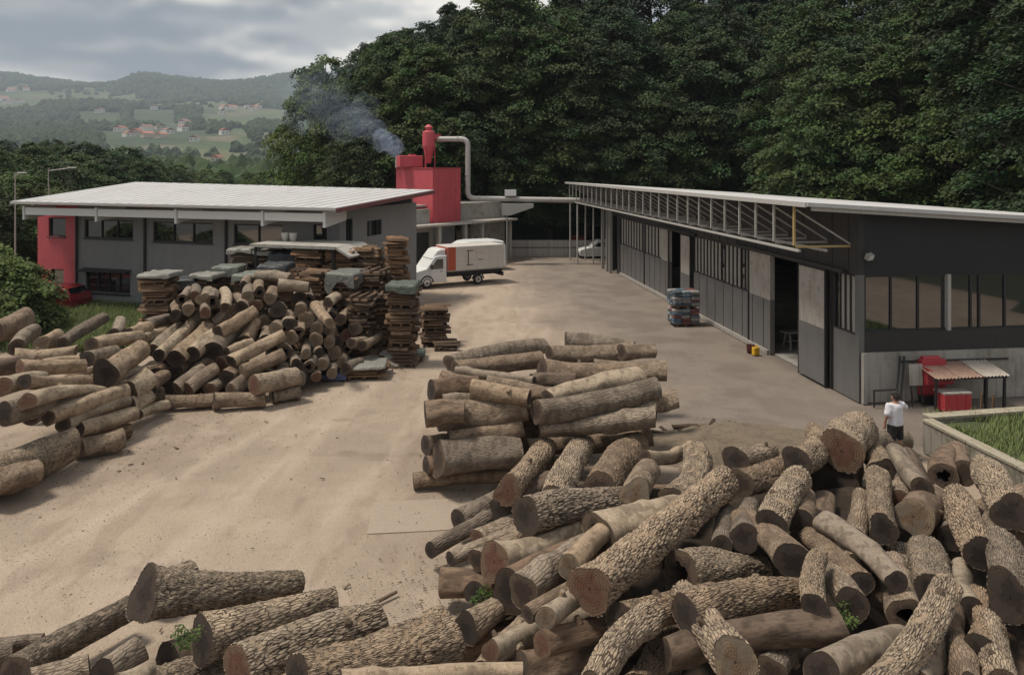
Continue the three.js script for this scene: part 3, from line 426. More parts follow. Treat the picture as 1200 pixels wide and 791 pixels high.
{ // the extraction pipe to the workshop
  const a = boilerAt(5.5, 10.35, -1.7), e = boilerAt(7.0, 10.35, 0.45), f = boilerAt(7.0, 5.45, 0.45), g = V(7.1, 5.22, -60.6);
  const pts = (p) => { const out = []; p.forEach((q, i) => { if (!i || i === p.length - 1) { out.push(q); return; } const u = p[i - 1].clone().sub(q).normalize(), w = p[i + 1].clone().sub(q).normalize(); for (let k = 0; k <= 6; k++) { const t = k / 6, A = q.clone().addScaledVector(u, 0.6), B = q.clone().addScaledVector(w, 0.6); out.push(A.multiplyScalar((1 - t) * (1 - t)).addScaledVector(q, 2 * t * (1 - t)).addScaledVector(B, t * t)); } }); return out; };
  const o = thing('extraction_pipe', 'pale extraction pipe running from the cyclone down and across to the workshop', 'pipe'); const path = pts([a, e, f, g]), cp = new THREE.CurvePath(); for (let i = 0; i < path.length - 1; i++) cp.add(new THREE.LineCurve3(path[i], path[i + 1]));
  part('pipe', new THREE.TubeGeometry(cp, 160, 0.22, 12), M.steel, o); for (const t of [0.1, 0.3, 0.45, 0.62, 0.78, 0.92]) { const p = cp.getPointAt(t), d = cp.getTangentAt(t), c = part('pipe_collar', new THREE.TorusGeometry(0.24, 0.035, 6, 16), M.galv, o); c.position.copy(p); c.quaternion.setFromUnitVectors(V(0, 0, 1), d); }
  const h = f.clone().lerp(g, 0.3), k = thing('chip_hopper', 'grey sheet metal hopper with a white box under the extraction pipe', 'hopper', [h.x, 0, h.z]); part('hopper', new THREE.ExtrudeGeometry(new THREE.Shape([[-0.4, 0], [0.3, 0], [2.2, 0.65], [2.2, 0.95], [-0.4, 0.95]].map(([x, y]) => new THREE.Vector2(x, y))), { depth: 1.0, bevelEnabled: false }), M.galv, k, [0, 4.05, -0.5]); part('white_box', box(0.95, 0.5, 0.5), M.whitePaint, k, [0.3, 5.9, 0.1]); for (const z of [-0.35, 0.35]) part('leg', bar(V(0, 0, z), V(0, 4.1, z), 0.06, 6), M.galv, k);
}
// retaining wall at the foot of the slope
{ const o = thing('retaining_wall', 'low concrete retaining wall at the foot of the wooded slope', 'wall', [-0.6, 0, -65.6]); for (let i = 0; i < 5; i++) { part('wall_slab', box(1.92, 0.62, 0.3), M.concrete, o, [0.97 + i * 1.94, 1.12, -0.02 * i]); part('wall_slab', box(1.92, 0.74, 0.34), M.concrete, o, [0.97 + i * 1.94, 0.36, 0.1 - 0.02 * i]); } }
// lamp posts behind the office building
for (const [px, Z, top, l, arm] of [[17, 47, 203, 'thin grey lamp post left of the red wall', 0.25], [56, 52, 197, 'grey lamp post with a long arm behind the white roof', 1.5]]) {
  const x = (px - 600) / FOCAL * Z, h = EYE + (199 - top) / FOCAL * Z, o = thing('lamp_post', l, 'lamp post', [x, -0.5, -Z]); part('pole', bar(V(0, 0, 0), V(0, h + 0.5, 0), 0.06, 8, 0.035), M.galv, o); part('arm', bar(V(0, h + 0.3, 0), V(arm, h + 0.5, 0), 0.04, 6), M.galv, o); part('lamp_head', new RoundedBoxGeometry(0.6, 0.1, 0.22, 2, 0.04), M.galv, o, [arm + 0.2, h + 0.52, 0]);
}

// ---------------------------------------------------------------- logs
// bark: plates parted by fissures (rugged), rough scales (medium), smooth grey skin with scars (smooth)
function worley(size, cx, cy, seed, warpN) {                                   // F2-F1 on a wrapped grid, cells cx by cy
  const a = new Float32Array(size * size);
  for (let j = 0; j < size; j++) for (let i = 0; i < size; i++) {
    const wx = (warpN(i * 2, j) - 0.5) * 1.0, wy = (warpN(i + 200, j * 2 + 90) - 0.5) * 0.9, x = i / size * cx + wx, y = j / size * cy + wy, ix = Math.floor(x), iy = Math.floor(y); let f1 = 9, f2 = 9, id = 0;
    for (let b = -1; b <= 1; b++) for (let c = -1; c <= 1; c++) { const gx = wrap(ix + c, cx), gy = wrap(iy + b, cy), dx = ix + c + hash2(gx, gy, seed) - x, dy = iy + b + hash2(gx, gy, seed + 1) - y, d = dx * dx + dy * dy; if (d < f1) { f2 = f1; f1 = d; id = hash2(gx, gy, seed + 2); } else if (d < f2) f2 = d; }
    a[j * size + i] = Math.min(0.999, (Math.sqrt(f2) - Math.sqrt(f1)) * 1.0) + 2 * Math.floor(id * 8);
  }
  return a;
}
const S = 512, n1 = (i, j) => N1(Math.floor(i * 512 / S), Math.floor(j * 512 / S));
const wR = worley(S, 42, 8, 5, n1), wM = worley(S, 26, 6, 15, n1);
// meandering ridges that run along the stem and join and part again
const ridge = (() => { const a = new Float32Array(S * S); for (let j = 0; j < S; j++) for (let i = 0; i < S; i++) { const x = i / S, y = j / S, w = (n1(i, j * 2) - 0.5) * 2.2, r1 = 1 - Math.abs(2 * vnoise(x * 36 + w, y * 9, 301, 36, 9) - 1), r2 = 1 - Math.abs(2 * vnoise(x * 62 + w, y * 15, 302, 62, 15) - 1); a[j * S + i] = clamp(0.65 * r1 + 0.35 * r2); } return (i, j) => a[j * S + i]; })();
const plateR = (i, j) => { const w = smooth(0.0, 0.30, wR[j * S + i] % 2), r = ridge(i, j), deep = smooth(0.3, 0.62, n1(i * 2 + 30, j + 10)); return clamp(w * (0.55 + 0.45 * smooth(0.35, 0.8, r)) * lerp(0.75, 1.1, n1(i * 5, j * 2)) + (1 - deep) * 0.30); };
const barkH = {
  R: (i, j) => { const bare = smooth(0.64, 0.68, n1(i + 300, j + 30)); return lerp(0.88 * plateR(i, j) + 0.12 * n1(i * 7, j * 2), 0.12 + 0.15 * n1(i * 8, j), bare); },
  M: (i, j) => { const w = wM[j * S + i] % 2; return 0.45 * smooth(0.0, 0.3, w) + 0.4 * n1(i * 3, j) + 0.15 * n1(i * 9, j * 3); },
  S: (i, j) => 0.35 + 0.45 * n1(i, j * 2) - 0.25 * smooth(0.66, 0.74, n1(i * 2 + 50, j * 7)) + 0.12 * n1(i * 9, j * 9),
  D: (i, j) => 0.3 + 0.4 * n1(i * 6, j) + 0.3 * n1(i * 2, j),
};
const barkC = {
  R: (i, j) => { const id = Math.floor(wR[j * S + i] / 2) / 8, f = smooth(0.12, 0.62, plateR(i, j)), bare = smooth(0.64, 0.68, n1(i + 300, j + 30)); const top = mix3([0.355, 0.28, 0.203], [0.255, 0.195, 0.138], id * 0.6 + 0.4 * n1(i, j + 77)); const c = mix3([0.058, 0.038, 0.026], mix3(top, [0.195, 0.152, 0.112], 0.75 * smooth(0.42, 0.66, n1(i, j))), f), v = 0.75 + 0.5 * n1(i * 6, j * 2); return mix3(c, [0.23, 0.168, 0.115], 0.85 * bare).map((x) => x * v); },
  M: (i, j) => { const w = wM[j * S + i] % 2, c = mix3([0.11, 0.08, 0.058], mix3([0.25, 0.198, 0.148], [0.155, 0.118, 0.086], smooth(0.4, 0.65, n1(i, j))), smooth(0.0, 0.2, w)), v = 0.75 + 0.5 * n1(i * 4, j * 2); return c.map((x) => x * v); },
  S: (i, j) => { let c = mix3([0.288, 0.23, 0.168], [0.178, 0.137, 0.098], smooth(0.40, 0.66, n1(i * 2, j))); c = mix3(c, [0.355, 0.285, 0.205], 0.5 * smooth(0.54, 0.68, n1(i + 60, j + 200))); c = mix3(c, [0.11, 0.078, 0.054], 0.55 * smooth(0.62, 0.74, n1(i * 2 + 50, j * 5))); c = mix3([0.12, 0.088, 0.06], c, 0.55 + 0.45 * smooth(0.0, 0.12, wM[j * S + i] % 2)); const v = 0.78 + 0.44 * n1(i * 7, j * 4); return c.map((x) => x * v); },
  D: (i, j) => { const c = mix3([0.155, 0.108, 0.075], [0.085, 0.058, 0.04], smooth(0.35, 0.65, n1(i * 3, j))), v = 0.75 + 0.5 * n1(i * 8, j); return c.map((x) => x * v); },
};
const barkDepth = { R: 0.034, M: 0.024, S: 0.015, D: 0.018 }, barkMats = {};
for (const k of 'RMSD') { const map = colorTex(S, S, barkC[k]), bump = greyTex(S, S, barkH[k]); barkMats[k] = [C(1, 1, 1), C(1.12, 1.06, 1.0), C(0.82, 0.82, 0.84), C(1.02, 0.93, 0.85), C(1.2, 1.18, 1.15)].map((c) => std({ map, bumpMap: bump, bumpScale: barkDepth[k] * 0.9, color: c, roughness: 0.95 })); }
// sawn faces: rings, checks and a stained heart
function faceTex(rim, heart, seed, stain) {
  return colorTex(256, 256, (i, j) => {
    const x = (i - 128) / 128, y = (j - 128) / 128, a = Math.atan2(y, x), wob = 0.10 * (fbm(Math.cos(a) * 1.5 + 5, Math.sin(a) * 1.5 + 5, 3, seed) - 0.5), d = Math.hypot(x, y) * (1 + wob * 2), hr = 0.62 + 0.6 * (fbm(Math.cos(a) * 2 + 9, Math.sin(a) * 2 + 9, 3, seed + 3) - 0.5);
    let c = mix3(heart, rim, smooth(hr - 0.12, hr + 0.12, d)); c = mix3(c, c.map((v) => v * 0.5), 0.85 * smooth(0.35, 0.8, Math.sin(d * 52 + 5 * wob) * 0.5 + 0.5) * (0.5 + 0.5 * fbm(a * 2 + 9, d * 3, 2, seed + 5)));
    const ck = Math.abs(Math.sin(a * 2.5 + seed + 0.7 * fbm(d * 4, seed, 2, 3))); if (ck < 0.075 * (1 - d * 0.7)) c = c.map((v) => v * 0.25); c = mix3(c, c.map((v) => v * 1.35), 0.5 * smooth(0.4, 0.6, Math.sin((x * 0.8 + y * 0.6) * 60 + seed) * 0.5 + 0.5)); if (d > 0.9) c = mix3(c, rim.map((v) => v * 1.5), 0.6);
    c = mix3(c, stain, 0.75 * smooth(0.5, 0.68, fbm(i / 60, j / 60, 4, seed + 8))); if (d < 0.07) c = c.map((v) => v * 0.4);
    const v = 0.8 + 0.4 * fbm(i / 9, j / 9, 2, seed + 2); return c.map((q) => q * v);
  });
}
const faceMats = { p: [[0.24, 0.175, 0.115], [0.17, 0.11, 0.066], 3, [0.16, 0.13, 0.10]], r: [[0.15, 0.092, 0.058], [0.125, 0.056, 0.034], 13, [0.13, 0.06, 0.04]], k: [[0.055, 0.036, 0.025], [0.026, 0.016, 0.011], 23, [0.05, 0.035, 0.028]], b: [[0.105, 0.070, 0.046], [0.05, 0.031, 0.021], 33, [0.075, 0.055, 0.042]] };
for (const k in faceMats) faceMats[k] = std({ map: faceTex(...faceMats[k]), roughness: 0.95, bumpMap: rep(grainBump, 1), bumpScale: 0.01 });
const rotMat = std({ color: C(0.035, 0.022, 0.016), roughness: 1, bumpMap: rep(grainBump, 2), bumpScale: 0.02 });
const stubGeo = new THREE.CylinderGeometry(0.6, 1, 1, 9).translate(0, 0.5, 0);

function makeLog(p0, p1, r0, r1, bark, face, fine, seed) {
  const R = makeRandom(seed), q = (a, b) => a + (b - a) * R(), mid = p0.clone().add(p1).multiplyScalar(0.5), d = p1.clone().sub(p0), L = d.length();
  const o = new THREE.Group(); o.position.copy(mid); o.quaternion.setFromUnitVectors(V(0, 0, 1), d.normalize());
  const nr = fine ? 84 : 44, nl = fine ? Math.max(24, Math.round(L / 0.055)) : Math.max(10, Math.round(L / 0.11)), tile = q(0.8, 1.45), nu = Math.max(1, Math.round(Math.PI * (r0 + r1) / tile)), amp = barkDepth[bark] * (fine ? 1 : 0.7) * clamp((r0 + r1) / 0.5, 0.5, 1.1), off = R(), bendA = R() * 6.28, bend = (R() < 0.2 ? q(0.035, 0.065) : q(0.01, 0.036)) * L, lob = [q(0.03, 0.09), q(0.02, 0.06)], flare = R() < 0.4 ? q(0.08, 0.28) : 0, ph = [R() * 6, R() * 6];
  const knots = Array.from({ length: Math.floor(q(0, 4.6)) }, () => [q(0.12, 0.88), R() * 6.28, q(0.10, 0.28)]);
  const c0x = Math.cos(bendA) * bend, c0y = Math.sin(bendA) * bend, ctr = (t) => { const k = 1 - 4 * (t - 0.5) * (t - 0.5); return [c0x * (k - 0.4), c0y * (k - 0.4)]; };
  const radius = (t, th, full) => {
    let r = lerp(r0, r1, t) * (1 + lob[0] * Math.cos(2 * th + ph[0]) + lob[1] * Math.cos(3 * th + ph[1] + t * 2) + flare * Math.exp(-t * L * 3.2) * (0.7 + 0.5 * Math.cos(3 * th + ph[0])) + 0.24 * (vnoise3(Math.cos(th) * 1.3 + 7, Math.sin(th) * 1.3 + 7, t * L * 1.4 + 3, seed % 97) - 0.5));
    for (const [kt, ka, ks] of knots) { const dt = (t - kt) * L / (ks * 0.9), da = Math.acos(Math.cos(th - ka)) * lerp(r0, r1, t) / (ks * 0.8), e = dt * dt + da * da; if (e < 3) r += ks * 0.22 * Math.exp(-e * 1.6); }
    if (full) { const i = wrap(Math.floor((th / 6.28319 * nu + off) * S), S), j = wrap(Math.floor(t * L / tile * S), S); r += amp * (barkH[bark](i, j) - 0.62); }
    return r;
  };
  const p = [], uv = [], idx = [], eye = V(0, EYE, 0).sub(p0).normalize().applyQuaternion(o.quaternion.clone().invert()), lean = q(0.12, 0.42), tilt0 = [q(-0.08, 0.08) + lean * clamp(eye.x, -1, 1), q(-0.08, 0.08) + lean * clamp(eye.y, -1, 1)], tilt1 = [q(-0.12, 0.12), q(-0.12, 0.12)];
  const place = (t, th, r) => { const c = ctr(t), x = c[0] + Math.cos(th) * r, y = c[1] + Math.sin(th) * r, e = Math.max(0, 1 - t * L / 0.5), f = Math.max(0, 1 - (1 - t) * L / 0.5); return [x, y, (t - 0.5) * L + e * (x * tilt0[0] + y * tilt0[1]) + f * (x * tilt1[0] + y * tilt1[1])]; };
  for (let a = 0; a <= nl; a++) for (let b = 0; b <= nr; b++) { const t = a / nl, th = b / nr * 2 * Math.PI; p.push(...place(t, th, radius(t, b === nr ? 0 : th, true))); uv.push(b / nr * nu + off, t * L / tile); }
  for (let a = 0; a < nl; a++) for (let b = 0; b < nr; b++) { const i = a * (nr + 1) + b, k = i + nr + 1; idx.push(i, i + 1, k, i + 1, k + 1, k); }
  const g = new THREE.BufferGeometry(); g.setAttribute('position', new THREE.Float32BufferAttribute(p, 3)); g.setAttribute('uv', new THREE.Float32BufferAttribute(uv, 2)); g.setIndex(idx); g.computeVertexNormals();
  part('bark', g, barkMats[bark][Math.floor(R() * 5)], o);
  for (const end of [0, 1]) {
    const hollow = face === 'h' && end === 0, inner = hollow ? q(0.34, 0.5) : 0, rings = hollow ? [1.0, 0.97, inner] : [1.0, 0.97, 0.55, 0.0], fp = [], fu = [], fi = [], n = fine ? 42 : 22, spin = R() * 6.28, sx = (end ? 1 : -1);
    rings.forEach((k, ri) => { for (let b = 0; b <= n; b++) { const th = b / n * 2 * Math.PI, r = radius(end, b === n ? 0 : th, true) * (ri ? k : 0.99) * (hollow && ri === 2 ? 1 + 0.9 * (vnoise(Math.cos(th) * 2 + 4, Math.sin(th) * 2 + 4, seed % 89) - 0.5) : 1), w = place(end, th, r); w[2] -= sx * (ri ? 0.004 : 0.012) ; fp.push(...w); fu.push(0.5 + 0.48 * k * Math.cos(th + spin), 0.5 + 0.48 * k * Math.sin(th + spin)); } });
    for (let a = 0; a < rings.length - 1; a++) for (let b = 0; b < n; b++) { const i = a * (n + 1) + b, k = i + n + 1; if (end) fi.push(i, i + 1, k, i + 1, k + 1, k); else fi.push(i, k, i + 1, i + 1, k, k + 1); }
    const fg = new THREE.BufferGeometry(); fg.setAttribute('position', new THREE.Float32BufferAttribute(fp, 3)); fg.setAttribute('uv', new THREE.Float32BufferAttribute(fu, 2)); fg.setIndex(fi); fg.computeVertexNormals();
    const fm = part('sawn_face', fg, faceMats[end ? (R() < 0.5 ? 'b' : 'p') : hollow ? 'b' : face], o);
    if (hollow) { const hp = [], hi = []; for (let a = 0; a <= 2; a++) for (let b = 0; b <= n; b++) { const th = b / n * 6.28319, k = 2 * (n + 1) * 3 + b * 3, x = fp[k], y = fp[k + 1], z = fp[k + 2], c = ctr(0); if (a < 2) hp.push(lerp(x, c[0], a * 0.15), lerp(y, c[1], a * 0.15), z + a * 0.55); else hp.push(c[0], c[1], z + 0.6); } for (let a = 0; a < 2; a++) for (let b = 0; b < n; b++) { const i = a * (n + 1) + b, k = i + n + 1; hi.push(i, k, i + 1, i + 1, k, k + 1); } const hg = new THREE.BufferGeometry(); hg.setAttribute('position', new THREE.Float32BufferAttribute(hp, 3)); hg.setIndex(hi); hg.computeVertexNormals(); part('hollow', hg, rotMat, fm); }
  }
  for (let k2 = R() < 0.55 ? (R() < 0.4 ? 2 : 1) : 0; k2 > 0 && L > 1.2; k2--) { const t = q(0.2, 0.85), th = R() * 6.28, r = radius(t, th, false), w = place(t, th, r - 0.02), s = part('branch_stub', stubGeo, barkMats[bark][1], o); s.position.set(...w); s.quaternion.setFromUnitVectors(V(0, 1, 0), V(Math.cos(th), Math.sin(th), q(-0.4, 0.4)).normalize()); const k = q(0.045, 0.085); s.scale.set(k, q(0.06, 0.13), k); }
  return o;
}
// pile, near end, far end, radii, bark and face
const LOGS = [
['A',-0.10,1.36,-14.51,0.85,0.89,-17.96,0.24,0.29,'Rr'],
['A',0.80,1.39,-14.16,1.78,0.98,-18.06,0.28,0.28,'R'],
['A',1.79,1.13,-14.88,3.00,0.85,-17.97,0.39,0.44,'R'],
['A',0.25,1.59,-13.09,2.40,1.15,-14.58,0.32,0.26,'Rk'],
['A',2.37,1.55,-13.97,2.96,1.28,-15.80,0.25,0.26,'Mp'],
['A',1.46,1.77,-12.06,3.19,1.47,-13.54,0.27,0.24,'Sh'],
['A',3.18,1.36,-13.99,4.36,1.18,-16.75,0.26,0.30,'R'],
['A',1.07,1.94,-10.10,4.14,1.67,-14.20,0.27,0.30,'Rr'],
['A',5.08,1.17,-16.47,6.39,0.80,-17.91,0.29,0.25,'Mk'],
['A',4.57,1.51,-14.49,6.77,0.95,-16.92,0.24,0.30,'R'],
['A',5.99,1.69,-15.06,7.77,1.05,-18.34,0.27,0.28,'Rk'],
['A',7.36,1.53,-16.21,8.55,1.38,-17.90,0.46,0.46,'Rr'],
['A',7.20,0.69,-16.28,8.42,0.44,-18.35,0.48,0.48,'Dk'],
['A',4.43,1.75,-12.42,5.65,1.77,-14.28,0.23,0.24,'Rk'],
['A',5.14,1.51,-12.86,5.87,1.27,-14.46,0.24,0.20,'Mk'],
['A',5.52,1.94,-10.35,5.43,1.74,-12.54,0.15,0.19,'Sk'],
['A',6.20,1.79,-12.14,7.24,1.71,-14.35,0.20,0.24,'Rk'],
['A',5.78,1.58,-12.22,6.76,1.47,-13.94,0.17,0.20,'M'],
['A',7.96,1.35,-15.45,9.04,0.70,-18.57,0.27,0.28,'Rk'],
['A',7.70,1.82,-13.63,8.14,1.81,-15.38,0.19,0.20,'S'],
['A',9.28,0.64,-18.95,10.82,0.31,-20.06,0.25,0.28,'M'],
['A',7.13,1.65,-12.84,8.16,1.41,-14.20,0.30,0.26,'Dp'],
['A',7.42,1.52,-13.82,8.45,1.25,-15.53,0.18,0.19,'Mr'],
['A',8.95,1.48,-15.04,10.31,1.11,-17.08,0.27,0.26,'Dh'],
['A',9.44,1.42,-15.19,10.45,1.11,-17.08,0.25,0.26,'M'],
['A',8.47,2.01,-12.33,9.70,1.69,-14.88,0.26,0.29,'Rk'],
['A',7.40,1.76,-11.44,8.15,1.76,-13.27,0.26,0.27,'Rk'],
['A',8.56,1.26,-12.37,9.50,0.97,-14.21,0.20,0.22,'M'],
['A',8.64,1.61,-12.32,9.99,1.33,-13.83,0.20,0.21,'Mp'],
['A',7.70,1.36,-12.64,8.29,1.12,-14.24,0.22,0.22,'Mk'],
['A',5.94,1.36,-10.93,6.74,1.11,-12.56,0.23,0.25,'R'],
['A',6.18,1.66,-10.59,6.98,1.41,-12.21,0.25,0.25,'Rk'],
['A',6.48,1.53,-10.27,7.30,1.29,-11.79,0.18,0.18,'Sk'],
['A',6.86,1.90,-9.94,7.89,1.71,-11.61,0.27,0.29,'Rk'],
['A',5.95,1.72,-9.09,6.97,1.45,-10.73,0.20,0.15,'Rk'],
['A',3.82,2.08,-7.81,6.03,2.02,-10.00,0.17,0.18,'R'],
['A',3.76,1.77,-8.75,5.23,1.51,-9.74,0.21,0.19,'Sk'],
['A',4.67,1.77,-8.44,6.00,1.48,-9.93,0.18,0.16,'S'],
['A',2.00,1.53,-9.43,4.34,1.80,-9.57,0.19,0.23,'D'],
['A',2.27,1.99,-9.52,4.27,1.60,-10.67,0.24,0.18,'Rk'],
['A',3.94,2.10,-9.51,4.70,1.85,-11.15,0.15,0.15,'Rk'],
['A',4.43,1.70,-11.35,4.30,1.36,-13.37,0.25,0.25,'Mk'],
['A',5.21,1.68,-10.78,5.21,1.35,-12.78,0.16,0.17,'Mk'],
['A',4.81,1.63,-10.22,5.24,1.39,-11.90,0.22,0.20,'Mk'],
['A',5.48,1.59,-10.09,6.24,1.32,-11.92,0.24,0.22,'Mh'],
['A',2.65,1.44,-11.44,4.26,0.98,-12.41,0.34,0.22,'Rh'],
['A',1.49,1.64,-9.90,3.12,1.28,-11.08,0.21,0.20,'Rk'],
['A',0.88,1.76,-8.46,1.92,1.76,-9.90,0.19,0.19,'R'],
['A',2.67,1.92,-8.68,2.50,1.58,-10.57,0.27,0.24,'Rp'],
['A',3.29,1.45,-9.17,4.41,1.16,-10.75,0.15,0.16,'M'],
['A',2.86,1.58,-9.81,3.88,1.30,-11.44,0.13,0.12,'R'],
['A',-0.32,1.15,-12.21,1.18,0.96,-13.54,0.30,0.24,'Sr'],
['A',-0.05,1.12,-11.45,1.23,1.14,-12.63,0.32,0.28,'Dk'],
['A',0.16,1.39,-11.05,1.36,1.41,-12.32,0.21,0.22,'M'],
['A',0.86,1.72,-11.12,2.00,1.77,-12.72,0.18,0.16,'Sp'],
['A',0.44,1.72,-9.81,1.63,1.58,-11.35,0.15,0.16,'Sp'],
['A',0.21,1.58,-10.15,1.81,1.66,-11.40,0.11,0.11,'M'],
['A',0.39,1.47,-9.68,2.05,1.10,-10.78,0.15,0.14,'Dr'],
['A',-0.31,1.14,-10.01,1.14,0.93,-11.12,0.18,0.17,'Sr'],
['A',-0.71,0.72,-11.20,0.72,0.80,-12.58,0.20,0.18,'Mk'],
['A',-0.64,0.75,-12.01,0.73,0.64,-13.52,0.18,0.18,'Dk'],
['A',-1.26,0.39,-13.02,0.69,0.61,-12.39,0.23,0.20,'D'],
['A',-1.60,0.40,-14.13,-0.24,0.56,-15.25,0.15,0.16,'Mk'],
['A',-1.15,0.52,-13.57,0.34,0.69,-14.39,0.14,0.15,'Mk'],
['A',-1.14,0.47,-15.16,0.37,0.67,-16.39,0.20,0.21,'Mk'],
['A',-0.26,0.82,-14.79,0.89,0.84,-16.15,0.23,0.24,'Dk'],
['A',-0.67,0.58,-14.17,1.05,0.80,-15.01,0.20,0.19,'Mr'],
['A',-0.63,0.89,-12.79,0.97,1.11,-14.10,0.17,0.17,'M'],
['A',2.90,1.50,-15.79,4.43,0.91,-17.91,0.15,0.15,'S'],
['A',3.93,1.55,-12.28,4.58,1.29,-13.99,0.23,0.18,'Mk'],
['A',3.56,1.44,-12.31,4.16,1.19,-13.99,0.17,0.17,'Mk'],
['A',5.73,1.76,-8.46,6.65,1.50,-10.08,0.19,0.19,'R'],
['A',7.03,1.48,-9.96,8.29,1.21,-11.44,0.20,0.19,'Mk'],
['A',5.71,1.56,-9.52,6.69,1.32,-10.94,0.19,0.18,'Dr'],
['A',5.35,1.76,-8.45,6.09,1.51,-10.13,0.14,0.14,'M'],
['B',-2.43,0.17,-17.81,0.08,0.30,-17.90,0.19,0.19,'M'],
['B',-1.78,0.87,-17.39,0.19,0.90,-17.71,0.37,0.35,'M'],
['B',-1.57,1.17,-17.84,0.28,1.36,-18.02,0.21,0.21,'M'],
['B',-1.89,1.55,-18.24,0.36,1.84,-18.16,0.34,0.31,'Mk'],
['B',-1.79,1.83,-18.59,0.35,1.92,-18.57,0.20,0.20,'M'],
['B',-1.02,2.22,-18.39,0.42,2.18,-17.83,0.27,0.19,'S'],
['B',-0.70,1.99,-19.74,0.83,1.94,-19.16,0.18,0.15,'M'],
['B',-1.90,2.00,-19.96,-0.96,2.01,-19.47,0.26,0.23,'M'],
['B',-1.61,2.05,-20.71,0.60,2.10,-19.55,0.16,0.13,'S'],
['B',-1.66,2.00,-21.09,0.89,2.00,-22.21,0.25,0.26,'M'],
['B',-1.91,2.00,-21.91,1.05,2.00,-24.05,0.23,0.25,'M'],
['B',-2.13,1.80,-17.78,-1.16,1.90,-17.73,0.33,0.28,'Dk'],
['B',-2.13,2.00,-19.03,-0.90,2.00,-19.46,0.25,0.23,'Dk'],
['B',-2.14,0.94,-17.99,-0.79,0.89,-18.37,0.24,0.22,'Dk'],
['B',-2.11,0.54,-17.78,-1.00,0.60,-17.94,0.23,0.21,'Dk'],
['B',1.82,2.00,-24.53,4.03,1.98,-23.80,0.32,0.22,'M'],
['B',1.18,1.99,-22.85,3.90,1.94,-23.37,0.24,0.28,'M'],
['B',3.44,2.05,-22.85,4.55,2.04,-23.06,0.21,0.21,'M'],
['B',0.85,2.00,-20.71,2.92,2.00,-20.37,0.41,0.32,'M'],
['B',2.41,2.00,-21.34,4.45,2.00,-20.80,0.25,0.30,'Mk'],
['B',0.86,2.08,-18.21,3.49,2.05,-20.05,0.19,0.32,'S'],
['B',0.60,1.92,-17.55,3.67,2.25,-18.34,0.28,0.27,'M'],
['B',3.06,1.86,-18.56,4.25,1.91,-18.61,0.24,0.25,'Mk'],
['B',0.67,1.43,-17.82,3.50,1.78,-17.70,0.23,0.28,'M'],
['B',2.05,1.64,-18.19,3.59,1.80,-18.14,0.22,0.22,'M'],
['B',0.35,0.71,-18.37,3.54,0.96,-18.57,0.24,0.24,'M'],
['B',0.52,1.94,-19.93,1.73,2.04,-19.85,0.24,0.24,'Dk'],
['B',0.25,1.89,-18.97,1.24,1.97,-18.70,0.23,0.22,'Dk'],
['C',-5.77,1.14,-11.30,-3.78,0.44,-12.89,0.35,0.20,'Rk'],
['C',-6.31,0.47,-12.64,-5.86,0.46,-13.32,0.21,0.20,'R'],
['C',-4.58,0.84,-10.70,-2.89,0.74,-11.88,0.31,0.22,'Rk'],
['C',-3.75,1.07,-9.81,-2.00,1.01,-11.04,0.28,0.22,'Rr'],
['C',-2.72,1.34,-9.19,-0.91,1.02,-10.50,0.27,0.36,'Rk'],
['C',-7.28,0.48,-10.56,-6.41,0.47,-12.16,0.22,0.21,'R'],
['C',-5.75,0.71,-10.13,-5.47,0.74,-10.62,0.21,0.21,'Mk'],
['C',-6.43,0.95,-9.66,-5.81,0.98,-9.96,0.15,0.14,'M'],
['C',-8.28,0.15,-11.25,-7.92,0.15,-11.48,0.16,0.16,'M'],
['C',-8.41,0.10,-11.72,-7.67,0.11,-11.85,0.11,0.11,'M'],
['C',-5.24,0.95,-9.59,-4.93,0.94,-9.93,0.15,0.14,'Sp'],
['C',-5.25,0.25,-11.05,-4.95,0.23,-11.55,0.26,0.24,'Dk'],
['C',-2.12,1.48,-8.91,0.13,1.47,-9.12,0.14,0.13,'S'],
['D',-12.63,0.50,-17.09,-11.48,0.61,-18.98,0.54,0.42,'R'],
['D',-12.00,0.59,-16.62,-11.46,0.50,-17.51,0.33,0.32,'Mp'],
['D',-11.66,0.31,-19.47,-10.77,0.36,-20.11,0.25,0.25,'Mr'],
['D',-11.74,0.83,-19.49,-11.14,0.62,-21.33,0.25,0.23,'Sk'],
['D',-11.87,0.45,-20.02,-11.17,0.20,-21.10,0.21,0.22,'Dr'],
['D',-11.28,0.44,-21.80,-11.12,0.29,-23.22,0.15,0.16,'S'],
['D',-11.87,1.07,-19.19,-11.41,1.00,-21.41,0.18,0.20,'S'],
['D',-11.93,1.46,-18.64,-11.46,1.25,-21.49,0.20,0.23,'S'],
['D',-11.65,1.07,-21.90,-11.54,1.21,-22.97,0.31,0.32,'S'],
['D',-11.47,0.71,-21.67,-11.39,0.68,-22.67,0.23,0.24,'S'],
['D',-12.01,2.12,-17.94,-11.89,1.37,-21.11,0.21,0.17,'Sr'],
['D',-12.45,2.39,-18.46,-12.30,1.62,-21.17,0.17,0.19,'Sk'],
['D',-13.54,2.34,-19.92,-12.44,2.12,-21.10,0.23,0.17,'Sr'],
['D',-12.88,2.34,-18.34,-12.62,2.20,-19.48,0.22,0.20,'Sr'],
['D',-11.86,1.83,-21.04,-12.13,1.90,-23.65,0.35,0.28,'Sk'],
['D',-12.02,1.40,-21.34,-11.95,1.45,-23.15,0.13,0.14,'S'],
['D',-14.73,2.30,-21.44,-13.22,2.30,-21.95,0.20,0.18,'S'],
['D',-13.19,2.34,-22.75,-12.51,2.20,-24.39,0.21,0.23,'S'],
['D',-12.63,2.20,-21.52,-12.48,2.07,-22.76,0.23,0.21,'Mk'],
